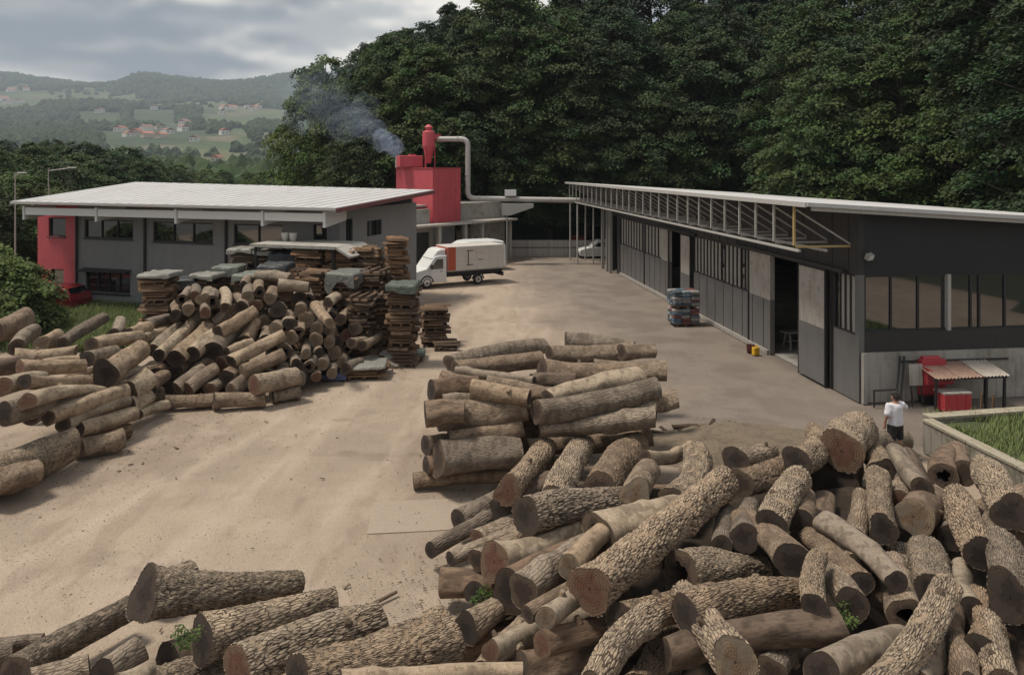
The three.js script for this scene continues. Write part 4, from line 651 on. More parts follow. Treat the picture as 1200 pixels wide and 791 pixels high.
['D',-14.16,2.34,-22.75,-15.09,2.34,-26.67,0.21,0.22,'R'],
['D',-14.88,2.30,-22.92,-14.96,2.30,-23.85,0.24,0.25,'Sp'],
['D',-13.27,2.30,-24.10,-14.18,2.30,-26.26,0.20,0.19,'S'],
['D',-17.46,2.34,-24.17,-17.71,2.34,-26.37,0.40,0.40,'M'],
['D',-15.49,2.30,-22.58,-16.30,2.30,-24.61,0.24,0.26,'M'],
['D',-14.37,2.30,-20.15,-13.52,2.30,-20.57,0.24,0.22,'Dk'],
['D',-12.92,2.29,-24.41,-12.84,2.27,-25.57,0.20,0.21,'S'],
['D',-12.66,2.02,-24.68,-12.71,1.84,-26.53,0.17,0.19,'S'],
['D',-13.09,2.26,-25.87,-13.14,2.14,-27.64,0.21,0.20,'M'],
['D',-13.37,2.30,-20.59,-12.67,2.26,-21.20,0.12,0.12,'S'],
['D',-12.44,1.83,-17.69,-12.12,1.65,-18.99,0.27,0.26,'Mk'],
['D',-12.36,1.49,-18.56,-12.05,1.58,-19.77,0.22,0.20,'M'],
['D',-11.84,1.56,-24.32,-11.82,2.29,-27.23,0.23,0.24,'Sk'],
['D',-12.28,1.63,-24.73,-12.32,1.97,-26.79,0.23,0.22,'S'],
['D',-11.78,1.27,-24.79,-11.56,1.84,-26.78,0.20,0.22,'Sk'],
['D',-11.40,1.40,-24.60,-11.08,2.04,-26.45,0.29,0.28,'Sk'],
['D',-10.93,1.51,-24.77,-10.70,1.87,-26.13,0.26,0.28,'Sk'],
['D',-10.37,1.47,-25.12,-10.23,1.87,-26.12,0.33,0.30,'Mk'],
['D',-11.01,2.11,-26.88,-10.24,2.66,-26.88,0.25,0.25,'Sk'],
['D',-10.36,2.10,-25.52,-9.46,2.60,-26.62,0.21,0.22,'S'],
['D',-10.36,1.62,-26.28,-9.86,2.10,-27.45,0.22,0.22,'S'],
['D',-9.63,1.54,-26.07,-9.47,2.23,-26.75,0.28,0.25,'S'],
['D',-9.91,1.47,-25.16,-9.26,1.62,-25.87,0.18,0.18,'S'],
['D',-9.54,1.30,-24.57,-8.15,1.93,-25.83,0.23,0.21,'Sk'],
['D',-9.06,1.02,-24.30,-7.95,1.36,-25.21,0.23,0.21,'Mp'],
['D',-8.44,0.76,-23.67,-7.31,0.81,-24.66,0.33,0.29,'Mr'],
['D',-11.29,0.30,-23.51,-9.78,0.21,-23.90,0.19,0.20,'M'],
['D',-9.70,0.32,-23.55,-8.12,0.25,-23.87,0.22,0.22,'M'],
['D',-10.13,1.02,-25.18,-9.68,1.43,-25.94,0.24,0.24,'Dr'],
['D',-9.59,0.78,-24.34,-9.26,1.03,-25.23,0.26,0.24,'Mk'],
['D',-9.33,0.47,-24.04,-8.80,0.74,-24.78,0.25,0.23,'Mp'],
['D',-10.07,0.48,-24.11,-9.54,0.78,-25.41,0.20,0.20,'Mr'],
['D',-11.12,0.53,-24.05,-10.49,1.02,-24.74,0.25,0.23,'Mp'],
['D',-10.69,0.57,-23.90,-10.06,1.04,-24.65,0.22,0.23,'Mr'],
['D',-11.99,0.84,-24.55,-11.82,1.07,-25.43,0.26,0.24,'Dk'],
['D',-11.47,0.92,-24.68,-11.11,1.37,-25.95,0.26,0.24,'Dk'],
['D',-10.88,0.84,-24.87,-10.31,1.29,-25.91,0.26,0.27,'Dk'],
['D',-11.70,0.80,-23.24,-11.65,0.92,-24.26,0.25,0.23,'Dk'],
['D',-8.05,0.23,-24.27,-7.21,0.27,-24.71,0.23,0.23,'M'],
['E',-8.33,2.83,-28.33,-8.92,2.80,-30.54,0.23,0.22,'Mk'],
['E',-8.03,2.70,-28.69,-8.75,2.65,-30.99,0.20,0.19,'Mh'],
['E',-8.64,2.58,-26.71,-9.42,2.53,-29.01,0.28,0.26,'Mk'],
['E',-8.00,2.42,-27.54,-8.82,2.37,-29.83,0.26,0.24,'Mp'],
['E',-12.09,3.00,-26.50,-12.86,2.95,-28.80,0.22,0.20,'Mh'],
['E',-11.76,3.12,-26.87,-12.73,3.07,-29.17,0.19,0.18,'Mr'],
['E',-11.38,3.00,-26.65,-12.13,2.95,-28.95,0.22,0.20,'Mp'],
['E',-11.00,2.93,-26.56,-11.88,2.88,-28.86,0.22,0.20,'Mh'],
['E',-11.68,2.76,-26.12,-12.75,2.71,-28.42,0.22,0.20,'Mp'],
['E',-8.05,1.37,-25.64,-8.73,1.35,-27.84,0.27,0.25,'Mh'],
['E',-7.26,1.46,-26.83,-7.91,1.41,-29.14,0.25,0.23,'Mp'],
['E',-7.69,2.13,-27.23,-8.27,2.08,-29.53,0.26,0.24,'Mp'],
['E',-7.33,1.82,-27.20,-7.95,1.76,-29.53,0.22,0.21,'Mp'],
['E',-7.37,1.25,-25.90,-8.01,1.20,-28.20,0.18,0.17,'Mp'],
['E',-7.07,1.11,-26.46,-7.85,1.05,-28.78,0.19,0.17,'Mk'],
['E',-7.94,1.70,-26.07,-8.64,1.70,-28.14,0.21,0.20,'Mp'],
['E',-7.05,1.61,-27.86,-7.22,1.59,-29.98,0.23,0.21,'Mp'],
['E',-6.61,1.57,-29.11,-7.20,1.50,-31.49,0.24,0.22,'Mk'],
['E',-6.54,1.23,-28.65,-7.19,1.18,-30.97,0.24,0.22,'Mr'],
['E',-8.16,2.16,-26.47,-8.74,2.11,-28.77,0.25,0.23,'Mk'],
['E',-8.51,2.08,-26.02,-8.90,2.06,-28.14,0.24,0.23,'Mp'],
['E',-9.29,2.11,-27.04,-9.88,2.28,-28.26,0.22,0.20,'Mp'],
['E',-8.75,1.69,-25.82,-9.35,1.75,-27.69,0.24,0.22,'Mk'],
['E',-8.34,1.07,-25.31,-8.97,1.15,-27.11,0.24,0.22,'Mr'],
['E',-7.52,1.00,-25.25,-8.42,0.95,-27.55,0.21,0.19,'Mk'],
['E',-7.16,0.85,-25.58,-7.67,0.76,-28.05,0.21,0.20,'Mh'],
['E',-6.83,0.76,-26.15,-7.37,0.70,-28.46,0.22,0.20,'Mp'],
['E',-6.68,0.86,-27.31,-7.20,0.78,-29.78,0.22,0.21,'Mp'],
['E',-6.71,1.16,-27.81,-7.35,1.09,-30.23,0.23,0.21,'Mk'],
['E',-9.09,2.97,-27.22,-9.71,2.92,-29.51,0.22,0.21,'Mp'],
['E',-9.56,3.16,-27.37,-10.39,3.11,-29.66,0.23,0.21,'Mh'],
['E',-9.89,3.08,-27.11,-10.68,3.03,-29.41,0.22,0.21,'Mp'],
['E',-9.59,2.69,-27.00,-10.36,2.73,-28.83,0.25,0.23,'Mr'],
['E',-9.89,2.76,-26.59,-10.81,2.75,-28.70,0.22,0.20,'Mk'],
['E',-10.36,2.27,-27.17,-10.56,2.43,-28.47,0.22,0.20,'Mp'],
['E',-8.83,2.90,-28.31,-9.45,2.92,-30.26,0.23,0.21,'Mr'],
['E',-7.43,2.18,-27.94,-7.97,2.09,-30.44,0.23,0.22,'Mk'],
['E',-7.18,1.94,-28.77,-7.73,1.86,-31.25,0.24,0.22,'Mk'],
['E',-7.25,2.19,-29.61,-7.82,2.14,-31.92,0.21,0.19,'Mh'],
['E',-11.05,2.68,-26.08,-12.04,2.63,-28.38,0.21,0.20,'Mr'],
['E',-11.02,2.43,-27.16,-11.45,2.55,-28.63,0.22,0.20,'Mh'],
['E',-12.00,2.60,-25.83,-13.06,2.55,-28.13,0.18,0.17,'Mk'],
['E',-8.15,1.77,-26.14,-8.78,1.75,-28.31,0.18,0.17,'Mr'],
['E',-7.77,1.87,-26.41,-8.37,1.82,-28.71,0.22,0.20,'Mh'],
['E',-6.87,1.31,-27.18,-7.10,1.33,-29.14,0.19,0.18,'Mp'],
['E',-6.38,0.59,-27.12,-6.73,0.55,-29.39,0.19,0.18,'Mp'],
['E',-6.32,0.85,-27.99,-6.68,0.83,-30.20,0.20,0.18,'Mh'],
['E',-6.20,1.09,-28.94,-6.66,1.10,-30.98,0.20,0.19,'Mp'],
['E',-5.98,0.69,-28.90,-6.53,0.77,-30.69,0.20,0.19,'Mk'],
['E',-7.88,0.76,-24.82,-8.35,0.76,-26.96,0.23,0.22,'Mh'],
['E',-7.39,0.55,-25.04,-7.81,0.54,-27.20,0.21,0.19,'Mp'],
['E',-6.91,0.47,-25.54,-7.49,0.42,-27.84,0.18,0.17,'Mr'],
['E',-6.54,0.42,-26.23,-6.96,0.37,-28.53,0.19,0.17,'Mp'],
['E',-10.76,3.10,-30.47,-11.13,3.15,-32.17,0.22,0.20,'Mr'],
['E',-10.04,3.07,-30.25,-10.29,3.15,-31.72,0.21,0.19,'Mp'],
['E',-10.65,3.20,-28.75,-11.27,3.15,-31.05,0.20,0.19,'Mk'],
['E',-9.32,3.14,-30.22,-9.92,3.15,-32.15,0.21,0.20,'Mp'],
['E',-7.25,2.62,-28.41,-7.17,2.36,-31.91,0.20,0.23,'S'],
['E',-9.10,3.33,-28.13,-7.94,3.20,-28.36,0.23,0.20,'S'],
['E',-7.65,2.56,-28.03,-6.47,2.36,-25.69,0.20,0.18,'S'],
['E',-6.19,1.51,-28.59,-5.87,1.45,-30.82,0.24,0.25,'S'],
['E',-5.75,1.03,-27.79,-5.27,1.09,-29.86,0.20,0.18,'M'],
['E',-10.29,2.87,-26.04,-11.64,2.88,-29.43,0.18,0.21,'S'],
['E',-6.74,1.96,-28.37,-6.84,1.87,-30.93,0.20,0.22,'S'],
['E',-6.15,1.16,-27.80,-5.66,0.93,-29.35,0.20,0.21,'M'],
['E',-10.69,3.42,-30.29,-9.13,3.34,-29.84,0.21,0.21,'S'],
['E',-6.17,0.47,-26.74,-5.42,0.32,-28.78,0.19,0.17,'M'],
['A',1.48,0.34,-14.20,2.07,0.30,-16.22,0.32,0.30,'D'],  // from here added fillers, many in dark bark that stands for shade inside piles
['A',3.09,0.31,-10.02,3.22,0.33,-12.61,0.31,0.30,'R'],
['A',1.25,0.33,-7.92,1.02,0.28,-9.85,0.29,0.28,'D'],
['A',0.86,0.34,-16.15,1.16,0.33,-18.09,0.33,0.32,'Dk'],
['A',5.14,0.27,-8.54,7.30,0.25,-9.82,0.26,0.25,'Mk'],
['A',6.56,0.28,-14.19,7.62,0.26,-15.81,0.27,0.26,'Dk'],
['A',5.21,0.27,-14.68,6.71,0.28,-16.50,0.27,0.25,'Mk'],
['A',7.97,0.91,-10.58,9.50,0.80,-12.45,0.31,0.29,'Dk'],
['A',5.95,0.85,-12.61,7.16,0.75,-14.17,0.25,0.24,'R'],
['A',5.02,0.31,-13.76,6.52,0.33,-15.01,0.31,0.29,'D'],
['A',7.98,0.41,-14.96,9.34,0.27,-16.64,0.29,0.27,'D'],
['A',7.42,0.25,-12.22,9.68,0.24,-12.73,0.25,0.23,'D'],
['A',6.11,0.29,-10.00,7.12,0.36,-11.69,0.29,0.27,'D'],
['A',5.83,0.82,-8.79,7.46,0.79,-10.77,0.25,0.24,'Dk'],
['A',4.06,0.33,-9.28,5.34,0.25,-10.75,0.27,0.25,'Dk'],
['A',9.50,0.87,-13.12,10.48,0.78,-14.65,0.27,0.26,'R'],
['A',3.12,0.79,-8.23,3.69,0.82,-10.31,0.25,0.24,'Dk'],
['A',8.24,0.79,-8.42,8.80,0.90,-10.83,0.29,0.28,'Dk'],
['A',5.86,0.33,-11.56,7.20,0.34,-13.55,0.33,0.31,'Dk'],
['A',5.42,0.84,-13.25,6.58,0.81,-15.21,0.27,0.26,'D'],
['A',1.64,0.80,-11.88,1.63,0.88,-13.79,0.29,0.28,'D'],
['A',9.26,0.80,-14.53,11.36,0.81,-15.73,0.25,0.24,'Mk'],
['A',4.19,0.91,-9.10,5.58,0.87,-10.40,0.34,0.32,'Mk'],
['A',2.73,0.29,-16.58,4.85,0.28,-16.98,0.28,0.27,'Dk'],
['A',1.82,0.75,-9.68,2.70,0.89,-11.59,0.27,0.25,'R'],
['A',2.74,0.30,-13.02,4.31,0.34,-14.79,0.30,0.28,'D'],
['A',9.82,0.31,-10.39,11.00,0.29,-11.79,0.30,0.29,'Mk'],
['A',-0.33,0.24,-9.67,0.53,0.25,-11.34,0.24,0.23,'Dk'],
['A',8.60,0.82,-15.23,9.60,0.82,-17.57,0.27,0.26,'Dk'],
['A',2.43,0.75,-13.15,3.50,0.87,-15.48,0.26,0.24,'D'],
['A',4.33,0.29,-15.41,6.32,0.34,-16.98,0.29,0.27,'R'],
['A',0.65,0.31,-14.20,1.50,0.27,-16.05,0.28,0.27,'Dk'],
['A',7.80,0.34,-10.66,9.57,0.29,-11.72,0.31,0.29,'D'],
['A',1.98,0.27,-10.98,1.90,0.29,-13.44,0.27,0.26,'Dk'],
['A',-0.44,0.74,-9.99,0.55,0.71,-11.56,0.23,0.22,'Mk'],
['A',-0.88,0.75,-8.87,0.97,0.72,-9.87,0.23,0.22,'Dk'],
['A',-1.02,0.30,-11.32,1.05,0.25,-12.00,0.26,0.25,'D'],
['A',-0.55,0.22,-8.22,0.64,0.25,-9.60,0.22,0.20,'Mk'],
['A',-0.95,0.20,-8.31,0.36,0.23,-9.92,0.20,0.19,'Mk'],
['A',-0.39,0.22,-12.03,1.20,0.19,-12.97,0.20,0.19,'D'],
['A',0.10,0.80,-9.92,1.81,0.73,-10.85,0.27,0.25,'D'],
['A',-0.19,0.67,-8.59,1.75,0.80,-9.29,0.23,0.22,'Mk'],
['A',0.67,0.26,-10.73,2.53,0.26,-10.28,0.26,0.24,'Dk'],
['A',-0.89,0.25,-9.54,-0.02,0.21,-11.22,0.22,0.21,'D'],
['B',0.19,1.25,-20.18,1.99,1.20,-20.22,0.22,0.21,'Mk'],
['B',-0.93,0.72,-20.67,1.18,0.82,-20.72,0.27,0.25,'D'],
['B',-0.35,0.29,-20.55,1.69,0.22,-20.82,0.23,0.22,'R'],
['B',0.42,0.27,-22.41,2.64,0.25,-22.29,0.26,0.25,'D'],
['B',0.70,0.76,-19.39,2.65,0.72,-19.42,0.24,0.23,'Mk'],
['B',0.54,0.68,-21.88,2.39,0.77,-21.82,0.23,0.22,'R'],
['B',0.00,0.74,-19.78,1.92,0.66,-19.86,0.20,0.19,'Mk'],
['B',-2.40,0.78,-21.35,0.03,0.76,-21.65,0.27,0.25,'Mk'],
['B',-0.33,1.27,-19.36,1.98,1.15,-19.83,0.21,0.20,'Dk'],
['B',1.57,1.29,-22.28,3.51,1.17,-22.25,0.23,0.22,'D'],
['B',-1.07,0.71,-20.30,1.41,0.78,-20.19,0.24,0.23,'R'],
['B',-1.74,1.26,-18.97,0.34,1.24,-18.90,0.25,0.24,'Dk'],
['B',1.72,1.15,-22.74,4.10,1.28,-22.69,0.21,0.20,'Mk'],
['B',-1.16,1.18,-21.67,0.69,1.24,-21.79,0.21,0.20,'D'],
['D',-14.28,0.30,-23.55,-12.77,0.21,-25.17,0.22,0.21,'D'],
['D',-14.69,0.24,-25.02,-12.89,0.29,-26.55,0.24,0.23,'Dk'],
['D',-11.22,0.21,-24.28,-10.30,0.30,-26.21,0.21,0.20,'D'],
['D',-14.21,0.62,-22.62,-12.55,0.77,-24.41,0.24,0.23,'Mk'],
['D',-15.20,0.62,-23.83,-13.73,0.78,-25.70,0.25,0.24,'D'],
['D',-13.23,0.25,-22.44,-11.83,0.27,-24.46,0.25,0.24,'R'],
['D',-13.24,0.70,-24.70,-11.86,0.67,-26.56,0.23,0.22,'R'],
['D',-14.79,0.67,-22.19,-13.98,0.65,-24.31,0.21,0.20,'R'],
['D',-10.42,0.22,-24.51,-9.53,0.23,-26.39,0.22,0.21,'D'],
['D',-13.69,0.27,-23.37,-12.22,0.27,-24.62,0.27,0.25,'R'],
['C',-6.14,0.27,-9.42,-4.41,0.27,-10.10,0.27,0.25,'Dk'],
['C',-4.38,0.32,-9.38,-2.65,0.28,-10.34,0.30,0.28,'D'],
['C',-6.03,0.29,-10.00,-4.18,0.24,-11.16,0.25,0.24,'R'],
['C',-3.74,0.25,-10.37,-1.87,0.26,-11.12,0.25,0.24,'R'],
['C',-3.81,0.29,-9.09,-1.85,0.40,-10.26,0.29,0.27,'Mk'],

];
const pileWord = { A: 'in the wide heap by the garden wall', B: 'in the squared stack mid-yard', C: 'in the small pile near the stick', D: 'in the long heap by the grass', E: 'in the tall heap below the board stacks' };
const pileGroup = { A: 'logs of the wide heap', B: 'logs of the squared stack', C: 'logs of the small pile', D: 'logs of the long left heap', E: 'logs of the tall heap of ends' };
const barkWord = { R: 'furrowed log', M: 'rough brown log', S: 'smooth pale log', D: 'dark peeled or shade-filling log' }, faceWord = { p: 'pale sawn face', r: 'reddish sawn face', k: 'dark sawn face', b: 'brown sawn face', h: 'hollow sawn face' };
const special = { 3: 'thick furrowed log with a wide black sawn face on the wide heap flank', 5: 'smooth log with a hollow dark heart lying over the left flank of the wide heap', 7: 'longest furrowed log of the wide heap, with a blotched red and grey face', 11: 'thick log with a broken red face at the back crest of the wide heap', 15: 'long smooth crooked log slanting down the middle of the wide heap', 35: 'slim furrowed log slanting over the others at the front of the wide heap', 38: 'long dark brown peeled log in the front of the wide heap', 39: 'long furrowed log with a lobed dark face in the front of the wide heap', 40: 'short pale log with flaky bark standing across the long logs of the wide heap' };
LOGS.forEach(([pile, x0, y0, z0, x1, y1, z1, r0, r1, t], i) => {
  const face = t[1] || 'b', fine = pile === 'A' || pile === 'C', o = makeLog(V(x0, y0, z0), V(x1, y1, z1), r0, r1, t[0], face, fine, 1000 + i * 7);
  o.name = numbered('log'); scene.add(o); const s = special[i];
  tag(o, s ?? barkWord[t[0]] + ' with ' + faceWord[face] + ' ' + pileWord[pile], 'log', s ? null : pileGroup[pile] + ', ' + barkWord[t[0]] + ', ' + faceWord[face]);
});

// ---------------------------------------------------------------- stacks of rough boards under tarpaulins
const woodTex = colorTex(256, 256, (i, j) => { const g = N1(i * 8, j), c = mix3([0.27, 0.165, 0.095], [0.13, 0.082, 0.05], smooth(0.35, 0.65, g)), v = 0.75 + 0.5 * N1(i * 16 + 70, j * 2); return c.map((x) => x * v); });
const boardMats = [C(0.5, 0.5, 0.52), C(0.72, 0.70, 0.68), C(1.05, 0.92, 0.80), C(0.30, 0.30, 0.31)].map((c) => std({ map: rep(woodTex, 1), color: c, roughness: 0.95, bumpMap: rep(grainBump, 2), bumpScale: 0.01 }));
const slabGeos = [1, 2, 3, 4, 5].map((s) => { // slabs cut from the outside of a log: flat below, humped above, a little bent
  const R = makeRandom(s * 31), rows = [], nl = 6; const bend = (R() - 0.5) * 0.10, tw = (R() - 0.5) * 0.3;
  for (let a = 0; a <= nl; a++) { const t = a / nl - 0.5, w = 0.5 * (0.86 + 0.22 * R()), h = 0.9 + 0.3 * R(), y0 = bend * (1 - 4 * t * t) * 3, ring = []; for (const [x, y] of [[-1, 0], [-0.9, 0.55], [-0.4, 0.95], [0.25, 1], [0.85, 0.6], [1, 0], [-1, 0]]) ring.push([x * w + tw * t * y * 0.1, y * h + y0, t]); rows.push(ring); }
  const g = sheetGeo(rows), caps = []; for (const a of [0, nl]) { const r = rows[a], pos = []; for (let k = 1; k < 5; k++) { const tri = [r[0], r[k], r[k + 1]]; if (a) tri.reverse(); pos.push(...tri.flat()); } const c = new THREE.BufferGeometry(); c.setAttribute('position', new THREE.Float32BufferAttribute(pos, 3)); c.setAttribute('uv', new THREE.Float32BufferAttribute(pos.filter((_, k) => k % 3 < 2), 2)); c.computeVertexNormals(); caps.push(c); }
  return mergeGeometries([g.toNonIndexed(), ...caps]);
});
const tarpBump = greyTex(256, 256, (i, j) => 0.6 * N1(i, j) + 0.4 * Math.abs(N1(i * 2 + 40, j * 3) - 0.5) * 2);
const tarpMat = (c) => std({ color: c, roughness: 0.55, bumpMap: rep(tarpBump, 0.8), bumpScale: 0.06 });
const tarps = { green: tarpMat(C(0.072, 0.085, 0.066)), pale: tarpMat(C(0.20, 0.19, 0.165)), grey: tarpMat(C(0.115, 0.115, 0.10)), blue: tarpMat(C(0.10, 0.12, 0.24)), dark: tarpMat(C(0.03, 0.032, 0.035)), mint: tarpMat(C(0.135, 0.145, 0.12)) };
function tarpGeo(w, d, drop, seed, rag = 1.3) {                            // a sheet lying over a box top, hanging down its sides with folds
  const n = 26, rows = [], uvs = [], R = makeRandom(seed), W = w / 2 + drop, D = d / 2 + drop;
  for (let a = 0; a <= n; a++) { const r = [], u = []; for (let b = 0; b <= n; b++) { const s = -W + 2 * W * b / n, t = -D + 2 * D * a / n, ex = Math.max(0, Math.abs(s) - w / 2), ez = Math.max(0, Math.abs(t) - d / 2), cut = 1 + rag * (fbm(s * 2 + seed, t * 2, 2, 5) - 0.7), hang = Math.min(drop, Math.max(ex, ez)) * cut, f = fbm(s * 3.1 + seed * 7, t * 3.1, 3, 9) - 0.5; r.push([Math.sign(s) * Math.min(Math.abs(s), w / 2 + 0.03 + 0.10 * hang * (0.6 + f)), -hang * 0.98 + (hang < 0.02 ? 0.13 * f + 0.03 : 0), Math.sign(t) * Math.min(Math.abs(t), d / 2 + 0.03 + 0.10 * hang * (0.6 + f))]); u.push([s, t]); } rows.push(r); uvs.push(u); }
  const g = sheetGeo(rows, uvs); return g;
}
let stackSeed = 1;
function boardStack(label, x, z, turn, w, h, d, { tone = [0, 1], tarp, drop = 0.3, name = 'board_stack', layer = 0.15, y = 0, group } = {}) {
  const o = thing(name, label, 'board stack', [x, y, z], turn, group), R = makeRandom(700 + stackSeed++), q = (a, b) => a + (b - a) * R(); let yy = 0, k = 0;
  while (yy < h - 0.05) {
    if (k % 6 === 0) { for (const s of [-0.38, 0, 0.38]) part('bearer', box(0.09, 0.09, d), boardMats[0], o, [s * w, yy + 0.045, 0]); yy += 0.09; k++; continue; }
    const t = layer * q(0.55, 1.1), n = Math.max(3, Math.round(d / 0.34)); for (let i = 0; i < n; i++) { const m = part('rough_board', pick(slabGeos), boardMats[tone[Math.floor(R() * tone.length)]], o, [q(-0.16, 0.16), yy, -d / 2 + d * (i + 0.5) / n + q(-0.05, 0.05)], [q(-0.07, 0.07), Math.PI / 2 + q(-0.14, 0.14), q(-0.05, 0.05)]); m.scale.set(d / n * q(0.7, 1.2), t * q(0.6, 1.25), w * q(0.72, 1.12)); }
    yy += t; k++;
  }
  if (tarp) { const s = solo('tarpaulin', tarpGeo(w + 0.1, d + 0.1, drop, stackSeed), tarps[tarp], null, 'tarpaulin'); s.position.set(x, y + yy + 0.02, z); s.rotation.y = turn; tag(s, { green: 'dull green', pale: 'pale', grey: 'grey', blue: 'blue', dark: 'black', mint: 'pale mint' }[tarp] + ' tarpaulin over the ' + label.replace(/^(a|the) /, '').split(' ').slice(0, 9).join(' ')); }
  return o;
}
const at = (px, Z) => [(px - 600) / FOCAL * Z, -Z];                         // where a column of the picture meets a distance
rnd = makeRandom(17);
{
  const st = (label, px0, px1, top, Z, d, opt = {}) => { const [x, z] = at((px0 + px1) / 2, Z), w = (px1 - px0) / FOCAL * Z, h = EYE - (top - 199) / FOCAL * Z; return boardStack(label, x, z, opt.turn ?? rr(-0.3, 0.12), w, h, d, opt); };
  st('tall brown board stack at the grassy end of the heaps', 171, 205, 321, 31.5, 1.2, { tarp: 'pale', drop: 0.22, tone: [0, 1, 1] });
  st('dark board stack next to the grassy end stack', 206, 232, 326, 33, 1.2, { tone: [3, 0], tarp: 'dark', drop: 0.6 });
  st('dark board stack with a ragged pale cover', 232, 258, 322, 33, 1.2, { tone: [3, 0], tarp: 'pale', drop: 0.25 });
  st('board stack under a mint sheet below the highest dark stack', 256, 283, 312, 34, 1.2, { tone: [3], tarp: 'mint', drop: 0.45 });
  st('highest dark board stack by the grey wall', 274, 300, 292, 35.2, 1.2, { tone: [3, 0], tarp: 'pale', drop: 0.25 });
  st('dark board stack right of the highest dark stack', 300, 322, 295, 35.2, 1.2, { tone: [3, 0], tarp: 'pale', drop: 0.2 });
  st('dark board stack left of the shed roof', 322, 346, 297, 35, 1.2, { tone: [3], tarp: 'dark', drop: 0.5 });
  st('low dark board stack with a mint cover', 282, 308, 321, 32.2, 1.2, { tone: [3, 0], tarp: 'mint', drop: 0.25 });
  st('black wrapped board stack in the front row', 309, 338, 311, 32, 1.2, { tone: [3], tarp: 'dark', drop: 0.55 });
  st('brown board stack beside the black wrapped one', 339, 358, 315, 32, 1.2, { tone: [0, 1] });
  st('brown board stack under the edge of the shed roof', 348, 382, 292, 34.2, 1.2, { tone: [0, 1, 2] });
  st('reddish board stack beside the shed roof apron', 384, 418, 291, 34, 1.2, { tone: [1, 2, 2] });
  st('brown board stack at the right end of the back row', 420, 446, 289, 34.2, 1.2, { tone: [0, 1] });
  st('brown board stack behind the log ends', 354, 388, 316, 31.2, 1.2, { tone: [0, 1, 1] });
  st('board stack half covered by a slipping grey sheet', 392, 424, 318, 30.6, 1.3, { tone: [0, 0, 1], tarp: 'grey', drop: 0.7 });
  st('dark brown bark stack in front of the back row', 424, 455, 313, 31, 1.2, { tone: [0, 3, 1] });
  st('low bark stack behind the right end of the log heap', 412, 440, 345, 29.2, 1.1, { tone: [0, 3] });
  st('lower dark bark stack beside the green covered stack', 436, 458, 342, 29.8, 1.1, { tone: [0, 3, 1] });
  st('slender light stack of crates boards standing highest on its own', 453, 477, 279, 36.5, 1.1, { tone: [1, 2, 2], layer: 0.22 });
  st('tall board stack under a green sheet by the open yard', 457, 488, 331, 29.2, 1.1, { tone: [0, 1], tarp: 'green', drop: 0.38 });
  st('short free-standing board stack in the open yard', 495, 525, 357, 32.6, 1.1, { tone: [0, 1, 0], turn: 0.1 });
  // litter at the foot of the stacks
  const lay = (label, px0, px1, v, h, d, opt) => { const Z = 6630 / (v - 199), [x, z] = at((px0 + px1) / 2, Z); return boardStack(label, x, z - d / 2, opt.turn ?? 0.1, (px1 - px0) / FOCAL * Z, h, d, { layer: 0.12, ...opt }); };
  lay('low orange board pile on the sand beside the blue sheet', 402, 447, 445, 0.42, 1.3, { tone: [2, 2, 1], tarp: 'pale', drop: 0.08 });
  lay('low mixed board pile behind the orange boards', 430, 470, 428, 0.35, 1.2, { tone: [1, 0, 2] });
  lay('flat weathered pallet lying by the open yard', 505, 536, 411, 0.28, 1.1, { tone: [0, 3] });
  lay('low board litter at the foot of the green covered stack', 470, 494, 424, 0.3, 1.0, { tone: [0, 1], tarp: 'green', drop: 0.2 });
  lay('low litter of bark boards at the end of the log heap', 404, 432, 412, 0.35, 1.0, { tone: [0, 3] });
  const s = solo('tarpaulin', tarpGeo(1.2, 0.7, 0.25, 77), tarps.blue, 'crumpled blue tarpaulin on the sand beside the orange boards', 'tarpaulin'); { const [x, z] = at(388, 27.2); s.position.set(x, 0.24, z); }
  const c = solo('rubble_heap', (() => { const g = new THREE.IcosahedronGeometry(1, 4), p = g.attributes.position; for (let i = 0; i < p.count; i++) { const x = p.getX(i), y = p.getY(i), z = p.getZ(i), k = 0.75 + 0.5 * vnoise3(x * 3 + 5, y * 3 + 5, z * 3 + 5, 4) + 0.2 * vnoise3(x * 9, y * 9, z * 9, 5); p.setXYZ(i, x * k * 0.75, Math.max(y * k * 0.55, -0.1), z * k * 0.7); } g.computeVertexNormals(); return g; })(), wall(T.pale, 1, 0.8), 'pale heap of chips and rubble between the stacks and the open yard', 'heap'); { const [x, z] = at(462, 29.5); c.position.set(x, 0.05, z); }
}

// ---------------------------------------------------------------- vehicles
const tyreGeo = (r, w) => new THREE.TorusGeometry(r * 0.78, r * 0.24, 10, 22).scale(1, 1, w / (r * 0.48)), rimGeo = (r, w) => new THREE.CylinderGeometry(r * 0.6, r * 0.6, w * 0.8, 18).rotateX(Math.PI / 2), hubGeo = (r, w) => new THREE.CylinderGeometry(r * 0.2, r * 0.2, w * 0.95, 10).rotateX(Math.PI / 2);
function wheel(o, x, z, r = 0.34, w = 0.22) { const t = part('wheel', tyreGeo(r, w), M.rubber, o, [x, r, z]); part('rim', rimGeo(r, w), M.rim, t); part('hub', hubGeo(r, w), M.frame, t); }
const prism = (pts, depth, bevel = 0.05) => new THREE.ExtrudeGeometry(new THREE.Shape(pts.map(([x, y]) => new THREE.Vector2(x, y))), { depth: depth - 2 * bevel, bevelEnabled: true, bevelSize: bevel, bevelThickness: bevel, bevelSegments: 3 }).translate(0, 0, -depth / 2 + bevel);
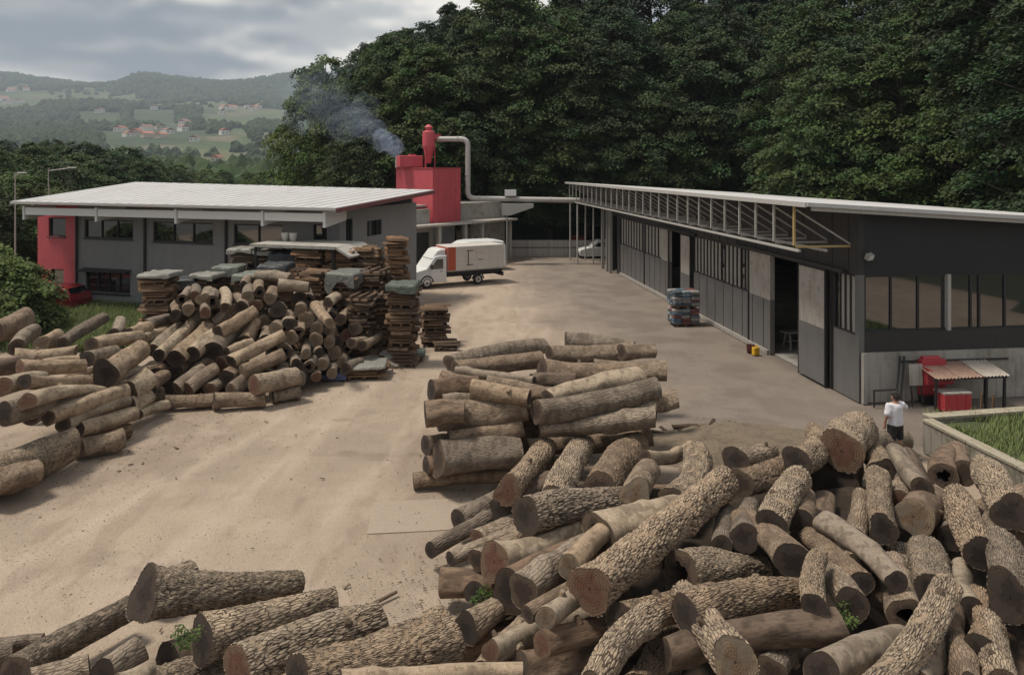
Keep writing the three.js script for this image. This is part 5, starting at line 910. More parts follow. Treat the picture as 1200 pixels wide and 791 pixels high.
// side view from the front (x = 0) backwards
function car(name, label, pos, turn, paint, { len = 3.9, h = 1.45, w = 1.65 } = {}) {
  const o = thing(name, label, 'car', pos, turn), k = len / 3.9;
  part('body', prism([[0.02, 0.32], [0.0, 0.62], [0.12, 0.74], [1.0, 0.92], [3.75, 0.96], [3.86, 0.7], [3.85, 0.32], [3.4, 0.24], [0.4, 0.24]].map(([x, y]) => [x * k, y]), w, 0.07), paint, o);
  part('cabin', prism([[0.95, 0.88], [1.62, h - 0.06], [1.85, h], [3.2, h], [3.5, h - 0.1], [3.78, 0.9]].map(([x, y]) => [x * k, y]), w - 0.16, 0.08), paint, o);
  for (const s of [-1, 1]) { part('side_window', prism([[1.3, 0.95], [1.74, h - 0.12], [2.35, h - 0.1], [2.35, 0.95]].map(([x, y]) => [x * k, y]), 0.02, 0.004), M.tint, o, [0, 0, s * (w / 2 - 0.077)]); part('side_window', prism([[2.45, 0.95], [2.45, h - 0.1], [3.15, h - 0.12], [3.42, 0.95]].map(([x, y]) => [x * k, y]), 0.02, 0.004), M.tint, o, [0, 0, s * (w / 2 - 0.077)]); part('headlight', new RoundedBoxGeometry(0.16, 0.14, 0.3, 2, 0.04), M.lampGlass, o, [0.09 * k, 0.62, s * (w / 2 - 0.22)]); part('tail_light', new RoundedBoxGeometry(0.1, 0.26, 0.16, 2, 0.03), M.tail, o, [3.82 * k, 0.78, s * (w / 2 - 0.14)]); part('door', new RoundedBoxGeometry(0.98, 0.56, 0.03, 2, 0.01), paint, o, [1.9 * k, 0.62, s * (w / 2 + 0.004)]); wheel(o, 0.72 * k, s * (w / 2 - 0.1), 0.31, 0.19); wheel(o, 3.1 * k, s * (w / 2 - 0.1), 0.31, 0.19); }
  part('windscreen', box(0.03, 0.62, w - 0.42), M.tint, o, [1.22 * k, 1.15, 0], [0, 0, -0.86]); part('rear_window', box(0.03, 0.42, w - 0.42), M.tint, o, [3.7 * k, 1.15, 0], [0, 0, 0.42]); part('bumper', new RoundedBoxGeometry(0.16, 0.2, w - 0.1, 2, 0.06), M.black, o, [0.0, 0.38, 0]);
  return o;
}
{ // white box lorry: own x runs from its nose backwards
  const F = V(-5.62, 0, -47.7), Rr = V(-2.33, 0, -49.5), d = Rr.clone().sub(F).normalize(), turn = Math.atan2(-d.z, d.x), n = V(d.z, 0, -d.x).multiplyScalar(-1);
  const off = V(-d.z, 0, d.x).multiplyScalar(-0.88), base = F.clone().addScaledVector(d, -0.92).add(off), o = thing('box_lorry', 'white box lorry with an orange front panel parked by the boiler house', 'lorry', [base.x, 0, base.z], turn), w = 1.95;
  part('cab', prism([[0.02, 0.42], [0, 0.85], [0.15, 1.05], [0.95, 1.24], [1.5, 1.98], [1.75, 2.04], [2.25, 2.04], [2.25, 0.42]], w, 0.08), M.whitePaint, o);
  part('roof_deflector', prism([[1.42, 1.98], [1.75, 2.34], [1.95, 2.42], [2.2, 2.42], [2.2, 1.98]], w - 0.25, 0.1), M.whitePaint, o); part('windscreen', box(0.03, 0.82, w - 0.34), M.tint, o, [1.2, 1.62, 0], [0, 0, -0.635]);
  for (const s of [-1, 1]) { part('side_window', prism([[1.2, 1.32], [1.62, 1.88], [2.05, 1.88], [2.05, 1.24], [1.3, 1.24]], 0.03, 0.006), M.tint, o, [0, 0, s * (w / 2)]); const dr = part('door', new RoundedBoxGeometry(0.95, 0.66, 0.03, 2, 0.01), M.whitePaint, o, [1.62, 0.88, s * (w / 2 + 0.006)]); part('handle', box(0.14, 0.04, 0.03), M.black, dr, [0.3, 0.2, s * 0.025]); part('mirror', new RoundedBoxGeometry(0.12, 0.28, 0.16, 2, 0.03), M.black, o, [1.18, 1.42, s * (w / 2 + 0.16)]); part('headlight', new RoundedBoxGeometry(0.2, 0.2, 0.34, 2, 0.06), M.lampGlass, o, [0.12, 0.84, s * (w / 2 - 0.24)]); wheel(o, 0.92, s * (w / 2 - 0.1), 0.35, 0.22); wheel(o, 4.67, s * (w / 2 - 0.1), 0.35, 0.22); part('mudguard', new THREE.TorusGeometry(0.42, 0.05, 6, 16, Math.PI), M.black, o, [4.67, 0.36, s * (w / 2 - 0.08)]); part('wheel_arch', new THREE.TorusGeometry(0.42, 0.05, 6, 16, Math.PI), M.black, o, [0.92, 0.38, s * (w / 2 + 0.0)]); }
  part('bumper', new RoundedBoxGeometry(0.22, 0.34, w, 3, 0.08), M.black, o, [0.06, 0.52, 0]); part('grille', box(0.04, 0.12, 0.8), M.black, o, [0.04, 0.88, 0]);
  part('chassis', box(4.5, 0.2, 0.9), M.black, o, [4.4, 0.68, 0]); part('side_skirt', box(4.1, 0.2, 0.06), M.black, o, [4.45, 0.86, w / 2 - 0.08]); part('side_skirt', box(4.1, 0.2, 0.06), M.black, o, [4.45, 0.86, -w / 2 + 0.08]); part('rear_bumper', box(0.12, 0.26, w), M.black, o, [6.55, 0.6, 0]);
  const bx = part('cargo_box', new RoundedBoxGeometry(4.25, 1.66, w + 0.1, 2, 0.03), wall(T.white, 0.5, 0.5, { color: C(1.05, 1.0, 0.93) }), o, [4.5, 1.82, 0]); part('front_panel', box(0.04, 1.5, w + 0.02), M.orange, bx, [-2.15, 0.04, 0]); for (const s of [-1, 1]) { part('orange_stripe', box(0.56, 1.56, 0.012), M.orange, bx, [-1.83, 0.03, s * (w / 2 + 0.058)]); part('edge_rail', box(4.2, 0.06, 0.02), M.galv, bx, [0, -0.78, s * (w / 2 + 0.06)]);
    // printed mark: a tall bracket and two thin lines of lettering
    const ink = std({ color: C(0.07, 0.06, 0.055) }), pale = std({ color: C(0.42, 0.33, 0.26) }); for (const [x, y, a, b2, m] of [[-0.62, 0.05, 0.07, 1.0, ink], [-0.5, 0.52, 0.5, 0.06, ink], [-0.5, -0.44, 0.5, 0.06, ink], [0.02, 0.2, 0.03, 0.62, pale], [0.35, 0.32, 0.55, 0.035, pale], [0.3, -0.12, 0.42, 0.05, ink]]) part('printed_mark', box(a, b2, 0.008), m, bx, [x, y, s * (w / 2 + 0.057)]); }
  for (const s of [-1, 1]) part('tail_light', box(0.05, 0.14, 0.3), M.tail, o, [6.63, 0.62, s * 0.7]);
}
{ // rounded white van behind the lorry
  const [x, z] = at(510, 55.5), o = thing('panel_van', 'white high-roofed van parked behind the box lorry', 'van', [x, 0, z], 0.42), w = 1.95;
  part('body', prism([[0.02, 0.35], [0, 0.85], [0.2, 1.05], [0.95, 1.25], [1.55, 1.9], [2.1, 2.12], [2.6, 2.18], [4.6, 2.18], [5.2, 2.1], [5.35, 1.85], [5.4, 0.35]], w, 0.14), M.whitePaint, o); part('windscreen', box(0.03, 0.95, w - 0.4), M.tint, o, [1.2, 1.68, 0], [0, 0, -0.65]);
  for (const s of [-1, 1]) { for (const [a, c] of [[1.55, 2.35], [2.5, 3.5], [3.65, 4.6]]) part('side_window', box(c - a, 0.45, 0.03), M.tint, o, [(a + c) / 2, 1.62, s * (w / 2)]); part('headlight', new RoundedBoxGeometry(0.2, 0.2, 0.3, 2, 0.05), M.lampGlass, o, [0.12, 0.82, s * 0.7]); wheel(o, 0.95, s * 0.86, 0.34, 0.22); wheel(o, 4.3, s * 0.86, 0.34, 0.22); } part('bumper', new RoundedBoxGeometry(0.2, 0.3, w, 2, 0.06), M.black, o, [0.04, 0.5, 0]);
}
{ const [x, z] = at(678, 64.5); car('hatchback_car', 'small white car parked under the canopy posts', [x, 0, z], 0.1, M.whitePaint, { len: 3.7, h: 1.5 }); }
{ const [x, z] = at(669, 66.2); car('hatchback_car', 'dark red car half hidden behind the small white car', [x + 0.2, 0, z], 1.1, M.redPaint, { len: 3.8, h: 1.55 }); }
{ const [x, z] = at(20, 40.6); car('hatchback_car', 'red car parked at the foot of the red wall beside the bush', [x, 0, z], -0.16, M.redPaint, { len: 4.0, h: 1.35 }); }

// ---------------------------------------------------------------- by the workshop door
{ // two packs of netted firewood bags on pallets
  const [x, z] = at(801, 36.6), bag = new RoundedBoxGeometry(0.46, 0.17, 0.34, 3, 0.07), cols = [C(0.10, 0.15, 0.20), C(0.22, 0.26, 0.28), C(0.16, 0.06, 0.055), C(0.07, 0.09, 0.11), C(0.30, 0.28, 0.26)].map((c) => std({ color: c, roughness: 0.6, bumpMap: rep(tarpBump, 3), bumpScale: 0.03 }));
  for (const [y, l, turn] of [[0, 'lower pallet of blue and red bags by the workshop front', 0.1], [0.9, 'upper pallet of blue and red bags stacked on another pallet', 0.16]]) {
    const o = thing('bag_pallet', l, 'pallet', [x, y, z], turn), R = makeRandom(40 + y * 10); for (const s of [-0.45, 0, 0.45]) part('pallet_block', box(0.1, 0.08, 0.9), boardMats[1], o, [s, 0.04, 0]); for (let i = 0; i < 5; i++) part('pallet_board', box(1.25, 0.025, 0.13), boardMats[2], o, [0, 0.094, -0.38 + i * 0.19]);
    for (let a = 0; a < 5; a++) for (let b = 0; b < 3; b++) for (let c = 0; c < 3; c++) if (c !== 1 || b !== 1) part('bag', bag, cols[Math.floor(R() * 5)], o, [(b - 1) * 0.45 + (R() - 0.5) * 0.05, 0.185 + a * 0.145, (c - 1) * 0.33 + (R() - 0.5) * 0.04], [0, (R() - 0.5) * 0.2, (R() - 0.5) * 0.12]);
  }
}
{ const [x, z] = at(886, 30.5), o = thing('fuel_canister', 'yellow plastic canister standing by the workshop door', 'canister', [x, 0, z], 0.4); part('body', new RoundedBoxGeometry(0.3, 0.36, 0.2, 3, 0.05), std({ color: C(0.62, 0.36, 0.02), roughness: 0.5 }), o, [0, 0.18, 0]); part('handle', new THREE.TorusGeometry(0.07, 0.02, 6, 12, Math.PI), std({ color: C(0.62, 0.36, 0.02), roughness: 0.5 }), o, [0.02, 0.35, 0]); part('cap', new THREE.CylinderGeometry(0.035, 0.035, 0.06, 10), M.black, o, [-0.1, 0.38, 0]);
  const [a, b] = at(880, 30.9), c = thing('tool_bucket', 'dark red bucket behind the yellow canister', 'bucket', [a, 0, b]); part('bucket', new THREE.LatheGeometry([[0, 0], [0.13, 0], [0.17, 0.34], [0.18, 0.34], [0.15, 0.02], [0, 0.02]].map(([p, q]) => new THREE.Vector2(p, q)), 16), std({ color: C(0.10, 0.02, 0.02), roughness: 0.6 }), c); part('handle', new THREE.TorusGeometry(0.17, 0.01, 6, 16, Math.PI), M.galv, c, [0, 0.33, 0]); }
{ // something stands in the dark doorway: a trestle bench
  const [x, z] = at(925, 31.5), o = thing('trestle_bench', 'trestle bench standing inside the dark doorway', 'bench', [x + 0.5, 0.05, z], 0.3); part('top', box(1.7, 0.06, 0.5), M.pale, o, [0, 0.75, 0]); for (const s of [-1, 1]) for (const t of [-1, 1]) part('leg', beam(V(s * 0.7, 0, t * 0.28), V(s * 0.65, 0.72, t * 0.12), 0.06, 0.06), M.pale, o); part('rail', box(1.4, 0.05, 0.05), M.pale, o, [0, 0.35, 0]); }

// ---------------------------------------------------------------- shelter against the end wall
const endAt = (x, z) => { const p = V(x, 0, z).applyAxisAngle(V(0, 1, 0), 6.78 * Math.PI / 180); return [p.x + CORNER[0], 0, p.z + CORNER[1]]; };
{
  const o = thing('lean_to_shelter', 'low lean-to of corrugated sheets against the concrete plinth', 'shelter', endAt(0, 0), 6.78 * Math.PI / 180), sheetMs = [std({ color: C(0.34, 0.22, 0.18), roughness: 0.6, map: rep(T.pale, 0.8) }), std({ color: C(0.8, 0.55, 0.47), roughness: 0.6, map: rep(T.pale, 0.8) }), std({ color: C(1.05, 1.02, 1), roughness: 0.5, map: rep(T.pale, 0.8) })];
  const sheet = (w) => { const rows = [], uvs = [], n = 64, m = 6; for (let a = 0; a <= m; a++) { const r = [], u = []; for (let b = 0; b <= n; b++) { const x = w * b / n; r.push([x, 0.022 * Math.sin(x / 0.125 * 6.283), a / m * 1.12]); u.push([x, a / m]); } rows.push(r); uvs.push(u); } return sheetGeo(rows, uvs); };
  [[1.9, 0.9, 1], [2.76, 0.9, 1], [3.6, 0.95, 2]].forEach(([x, w, m], i) => part('roof_sheet', sheet(w), sheetMs[m], o, [x, 1.31 + i * 0.012, 0.1], [0.22, 0, 0]));
  for (const [x, z, y] of [[2.0, 1.05, 1.02], [3.75, 1.08, 1.02], [4.4, 1.08, 1.02], [4.2, 0.5, 1.14]]) part('post', beam(V(x, 0, z), V(x + 0.02, y, z), 0.07, 0.07), M.frame, o); part('rafter', beam(V(1.9, 1.03, 1.08), V(4.5, 1.03, 1.08), 0.06, 0.07), M.frame, o); part('wall_batten', beam(V(1.4, 1.36, 0.1), V(5.4, 1.34, 0.1), 0.05, 0.06), M.frame, o);
  const m = thing('red_machine', 'red machine with a tall back standing under the lean-to', 'machine', endAt(2.45, 0.35), 6.78 * Math.PI / 180), red = wall(T.red, 0.5, 0.8, { color: C(0.9, 0.6, 0.6) }); part('back_panel', new RoundedBoxGeometry(0.9, 1.2, 0.2, 2, 0.03), red, m, [0.02, 0.86, -0.1]); part('hood', prism([[-0.45, 0], [-0.45, 0.5], [0.45, 0.16], [0.45, 0]], 0.3, 0.02), red, m, [0, 0.74, 0.2]); part('top_roll', new THREE.CylinderGeometry(0.09, 0.09, 0.6, 12).rotateZ(Math.PI / 2), red, m, [-0.05, 1.48, -0.1]); part('foot', box(0.8, 0.26, 0.3), M.frame, m, [0, 0.13, -0.05]);
  const b = thing('red_crate', 'red steel crate with a grey lid in front of the red machine', 'crate', endAt(2.6, 1.05), 6.78 * Math.PI / 180); part('crate', new RoundedBoxGeometry(0.95, 0.56, 0.5, 2, 0.02), red, b, [0, 0.3, 0]); part('lid', box(0.97, 0.05, 0.52), M.pale, b, [0, 0.605, 0]); for (const s of [-0.3, 0, 0.3]) part('rib', box(0.04, 0.52, 0.02), red, b, [s, 0.3, 0.262]);
  const p = thing('white_board', 'pale board leaning beside the lean-to', 'board', endAt(1.7, 0.5), 6.78 * Math.PI / 180); part('panel', box(0.46, 0.7, 0.03), M.pale, p, [0, 1.02, 0], [-0.06, 0, 0]); part('prop', beam(V(-0.18, 0, 0.1), V(-0.18, 0.9, -0.02), 0.04, 0.04), M.frame, p); part('prop', beam(V(0.18, 0, 0.1), V(0.18, 0.9, -0.02), 0.04, 0.04), M.frame, p);
  for (const [x0, x1, z, l] of [[0.75, 1.4, 0.8, 'dark pole leaning on the plinth by the pale board'], [1.0, 1.55, 0.7, 'second dark pole leaning on the plinth by the pale board']]) { const [ax, , az] = endAt(x0, z), [bx2, , bz] = endAt(x1, 0.14); solo('leaning_pole', bar(V(ax, 0, az), V(bx2, 1.55, bz), 0.035, 6), M.frame, l, 'pole'); }
  for (const [x, z, l] of [[1.95, 3.0, 'thin post standing at the end of the garden wall'], [2.25, 3.1, 'second thin post at the end of the garden wall']]) { const [ax, , az] = endAt(x, z); solo('gate_post', bar(V(ax, 0, az), V(ax + 0.05, 1.15, az), 0.035, 7), boardMats[1], l, 'post'); }
  // low rail by the corner
  const r = thing('hand_rail', 'low dark rail in front of the concrete plinth', 'rail', endAt(0.2, 0.5), 6.78 * Math.PI / 180); part('bar', bar(V(0, 0.55, 0), V(0.85, 0.55, 0), 0.03, 6), M.frame, r); part('post', bar(V(0.02, 0, 0), V(0.02, 0.55, 0), 0.03, 6), M.frame, r); part('post', bar(V(0.83, 0, 0), V(0.83, 0.55, 0), 0.03, 6), M.frame, r);
}
// garden wall, the raised bed behind it and its grass
{
  const cap = wall(T.pale, 0.95, 0.7, { color: C(0.86, 0.82, 0.7) }), mossy = wall(weathered([0.26, 0.235, 0.195], [0.11, 0.105, 0.07], { streak: 0.7, blotch: 0.8 }), 0.97, 0.5), a = V(11.5, 0, -20.05), c = V(12.7, 0, -10.5), dir = c.clone().sub(a), n = 6, o = thing('garden_wall', 'low concrete garden wall with a pale coping beside the log heap', 'wall', [a.x, 0, a.z], Math.atan2(dir.x, dir.z)), L = dir.length();
  part('wall_body', box(0.26, 0.84, L), mossy, o, [0, 0.42, L / 2]); for (let i = 0; i < n; i++) part('coping_slab', new RoundedBoxGeometry(0.32, 0.08, L / n - 0.015, 2, 0.012), cap, o, [0.004 * (i % 2), 0.885, L * (i + 0.5) / n]);
  const p = V(11.62, 0, -20.3), q = V(18.5, 0, -21.6), d2 = q.clone().sub(p), L2 = d2.length(), k = thing('bed_wall', 'low concrete wall closing the grass bed towards the shelter', 'wall', [p.x, 0, p.z], Math.atan2(-d2.z, d2.x)); part('wall_body', box(L2, 0.84, 0.3), mossy, k, [L2 / 2, 0.42, 0]); for (let i = 0; i < 4; i++) part('coping_slab', new RoundedBoxGeometry(L2 / 4 - 0.015, 0.08, 0.36, 2, 0.012), cap, k, [L2 * (i + 0.5) / 4, 0.885, 0]);
  const rows = []; for (let i = 0; i <= 20; i++) { const r = []; for (let j = 0; j <= 16; j++) { const t = i / 20, z = lerp(-10.5, lerp(-20.2, -21.3, j / 16), t), x0 = lerp(12.72, 11.66, t), x = lerp(x0, 19, j / 16); r.push([x, 0.68 + 0.08 * fbm(x, z, 2, 6), z]); } rows.push(r); }
  solo('garden_bed', sheetGeo(rows), std({ color: C(0.05, 0.06, 0.022), roughness: 1 }), 'raised bed of earth', null, null, 'structure');
}
const bladeGeo = (() => { const R = makeRandom(3), pos = []; for (let k = 0; k < 5; k++) { const a = R() * 6.28, x = (R() - 0.5) * 0.08, z = (R() - 0.5) * 0.08, h = 0.10 + 0.12 * R(), lx = Math.cos(a) * 0.07, lz = Math.sin(a) * 0.07, w = 0.012, sx = -Math.sin(a) * w, sz = Math.cos(a) * w; pos.push(x - sx, 0, z - sz, x + sx, 0, z + sz, x + lx, h, z + lz); } const g = new THREE.BufferGeometry(); g.setAttribute('position', new THREE.Float32BufferAttribute(pos, 3)); g.computeVertexNormals(); return g; })();
function grass(n, label, pickSpot, scale) { rnd = makeRandom(n); const im = new THREE.InstancedMesh(bladeGeo, new THREE.MeshPhysicalMaterial({ color: 0xffffff, roughness: 0.9, transmission: 0.3, thickness: 0 }), n), m = new THREE.Matrix4(), q = new THREE.Quaternion(); for (let i = 0; i < n; i++) { const [x, y, z] = pickSpot(), s = scale * rr(0.6, 1.4), c = rr(0.6, 1.3); q.setFromAxisAngle(V(0, 1, 0), rr(0, 6.28)); m.compose(V(x, y, z), q, V(s * 1.5, s, s * 1.5)); im.setMatrixAt(i, m); im.setColorAt(i, C(0.17 * c, 0.21 * c, 0.065 * c)); } im.name = numbered('grass'); scene.add(im); tag(im, label, 'grass', null, 'stuff'); }
grass(9000, 'short green grass in the raised bed', () => { for (;;) { const z = rr(-20.9, -11), x = rr(11.9, 18.5); if (fbm(x * 1.1, z * 1.1, 3, 8) > 0.36) return [x, 0.71, z]; } }, 1.1);
grass(14000, 'rough green grass between the log heap and the office building', () => { for (;;) { const px = rr(-10, 180), Z = rr(31, 41.5), [x, z] = at(px, Z); if (Z > 30 + px * 0.012 && fbm(x * 0.5, z * 0.5, 3, 9) > 0.40 - 0.12 * smooth(60, 120, px)) return [x, -0.02, z]; } }, 2.0);
const litterTex = weathered([0.065, 0.045, 0.03], [0.12, 0.085, 0.055], { blotch: 0.7, speck: 0.12 });
// earth and bark heap between the two big log piles
{ const g = new THREE.PlaneGeometry(6.4, 3.6, 70, 40).rotateX(-Math.PI / 2), p = g.attributes.position; for (let i = 0; i < p.count; i++) { const x = p.getX(i), z = p.getZ(i), e = Math.max(0, 1 - (x * x / 10 + z * z / 3.1)); p.setY(i, -0.06 + e * (0.30 + 0.28 * fbm(x * 1.2 + 4, z * 1.2, 4, 12)) + 0.05 * e * fbm(x * 9, z * 9, 2, 13)); } g.computeVertexNormals(); const t = weathered([0.33, 0.255, 0.18], [0.22, 0.17, 0.115], { blotch: 0.8, speck: 0.06 }); const o = solo('earth_heap', g, std({ map: rep(t, 4), roughness: 1, bumpMap: rep(grainBump, 6), bumpScale: 0.04 }), 'flat heap of brown earth and bark between the two log piles', 'heap'); o.position.set(6.3, 0, -20.6); o.rotation.y = 0.12; }
// torn slabs of bark on the earth heap
{ rnd = makeRandom(71); const gs = []; for (let i = 0; i < 46; i++) { const g = pick(slabGeos).clone(), s = rr(0.08, 0.2); g.scale(s, s * 0.35, s * rr(2, 4.5)); g.rotateZ(rr(-0.4, 0.4)); g.rotateY(rr(0, 6.28)); const x = 5.2 + rr(-1, 1) * 1.6, z = -20.9 + rr(-1, 1) * 0.7; gs.push(g.translate(x, 0.3 - 0.12 * Math.abs(x - 6.3) + rr(-0.02, 0.05), z)); } solo('bark_slabs', mergeGeometries(gs), boardMats[3], 'torn dark bark slabs lying on the earth heap', 'bark slabs', null, 'stuff'); }
// dark bark litter, added under the heaps to darken the gaps between logs
for (const [x0, x1, z0, z1, h, l, w] of [[0.1, 10.6, -17.4, -8.0, 0.75, 'dark bark litter added to darken gaps in the wide log heap', (x, z) => 1], [-14.6, -9.2, -28.5, -24.2, 0.6, 'dark bark litter added to darken gaps in the long left log heap', () => 1], [-7.2, -3.6, -10.6, -8.4, 0.3, 'dark bark litter added to darken gaps in the small log pile', () => 1]]) {
  const rows = [], na = 50, nb = 60; for (let a = 0; a <= na; a++) { const r = []; for (let b = 0; b <= nb; b++) { const x = lerp(x0, x1, b / nb), z = lerp(z1, z0, a / na), e = smooth(0, 0.16, Math.min(b / nb, 1 - b / nb)) * smooth(0, 0.16, Math.min(a / na, 1 - a / na)); r.push([x, -0.06 + e * w(x, z) * h * (0.6 + 0.7 * fbm(x * 0.8, z * 0.8, 3, 14)) + 0.08 * e * fbm(x * 7, z * 7, 2, 15), z]); } rows.push(r); }
  solo('gap_fill_litter', sheetGeo(rows, rows.map((r) => r.map((p) => [p[0], p[2]]))), std({ map: rep(litterTex, 0.6), roughness: 1, bumpMap: rep(grainBump, 1.5), bumpScale: 0.05 }), l, 'bark litter', null, 'stuff');
}
// bark crumbs and chips scattered on the ground round the piles
{
  rnd = makeRandom(321); const im = new THREE.InstancedMesh(new THREE.BoxGeometry(1, 0.3, 0.45, 1, 1, 1).translate(0, 0.1, 0), std({ color: 0xffffff, roughness: 1 }), 5200), m = new THREE.Matrix4(), q = new THREE.Quaternion(), e = new THREE.Euler();
  const cen = [[0.2, -11.5, 2.2], [-1, -13.5, 1.6], [0.6, -18, 2.5], [2.2, -18.5, 3], [-4.5, -10.5, 2.4], [-9, -22, 2.5], [-12, -19.5, 2.2], [-6.8, -26.5, 2.2], [-4.6, -29, 1.8], [6.3, -20.6, 1.9], [6.3, -20.6, 1.2], [4, -17, 2], [9, -19, 1.5]];
  for (let i = 0; i < 5200; i++) { let x, z; if (i < 5000) { const c = pick(cen), a = rr(0, 6.28), d = Math.sqrt(-2 * Math.log(0.0005 + 0.999 * rnd())) * c[2] * 0.62; x = c[0] + Math.cos(a) * d; z = c[1] + Math.sin(a) * d; } else { x = rr(-16, 9); z = rr(-38, -10); } const s = rr(0.008, 0.028) * (rnd() < 0.04 ? 2.4 : 1), v = rr(0.5, 1.5); e.set(rr(-0.3, 0.3), rr(0, 6.28), rr(-0.3, 0.3)); q.setFromEuler(e); m.compose(V(x, 0.0, z), q, V(s * 2, s, s * 1.4)); im.setMatrixAt(i, m); im.setColorAt(i, rnd() < 0.15 ? C(0.42, 0.33, 0.22) : C(0.15 * v, 0.105 * v, 0.07 * v)); }
  im.name = 'bark_chips'; scene.add(im); tag(im, 'bark crumbs and chips scattered over the sand', 'bark chips', null, 'stuff');
}
// small stones and clods in the trodden earth
{
  rnd = makeRandom(444); const g = new THREE.IcosahedronGeometry(1, 0), im = new THREE.InstancedMesh(g, std({ color: 0xffffff, roughness: 1 }), 3600), m = new THREE.Matrix4(), q = new THREE.Quaternion(), e = new THREE.Euler();
  for (let i = 0; i < 3600; i++) { let x, z; for (;;) { x = rr(-16, 9); z = -8 - 26 * Math.pow(rnd(), 1.4); if (rnd() < smooth(0.38, 0.6, fbm(x * 0.7 + 5, z * 0.7, 3, 99)) + 0.06) break; } const s = rr(0.005, 0.016) * (rnd() < 0.04 ? 2.2 : 1), v = rr(0.75, 1.2); e.set(rr(0, 6), rr(0, 6), 0); q.setFromEuler(e); m.compose(V(x, -0.03 + s * 0.3 + 0.05 * (fbm(x * 0.3, z * 0.3, 3, 51) - 0.5), z), q, V(s * 1.3, s * 0.7, s)); im.setMatrixAt(i, m); im.setColorAt(i, C(0.36 * v, 0.275 * v, 0.21 * v)); }
  im.name = 'pebbles'; scene.add(im); tag(im, 'small stones and clods trodden into the sand', 'pebbles', null, 'stuff');
}
{ const [x0, z0] = [-2.32, -13.1], o = solo('stick', bar(V(-0.25, 0, 0.2), V(0.2, 0.02, -0.22), 0.035, 8, 0.03), barkMats.M[3], 'single short stick lying on the open sand', 'stick'); o.position.set(x0, 0.03, z0); }
// weeds sprouting between the logs
{ rnd = makeRandom(8); const w = crownGeo(955, { height: 0.5, radius: 0.26, from: 0.05, plates: 16, leaves: 16, leaf: 0.07, hue: [0.075, 0.125, 0.03], plate: 0.10 }); for (const [x, y, z, l] of [[4.75, 1.5, -10.2, 'green weed sprouting in the middle of the wide log heap'], [4.6, 1.3, -13.6, 'green weed between the furrowed logs of the wide heap'], [7.6, 1.2, -14.9, 'green weed at the back of the wide log heap'], [-0.5, 0.75, -12.0, 'green weed on the left flank of the wide log heap'], [-13.4, 0.95, -21.3, 'green weed on the long log of the left heap'], [-4.7, 1.1, -10.4, 'green weed under the thick log of the small pile']]) { const o = thing('weed', l, 'weed', [x, y - 0.1, z], rr(0, 6)); o.scale.setScalar(0.6); part('stem', bar(V(0, 0, 0), V(0, 0.35, 0), 0.008, 5), trunkMat, o); part('foliage', w.g, leafMat, o); } }

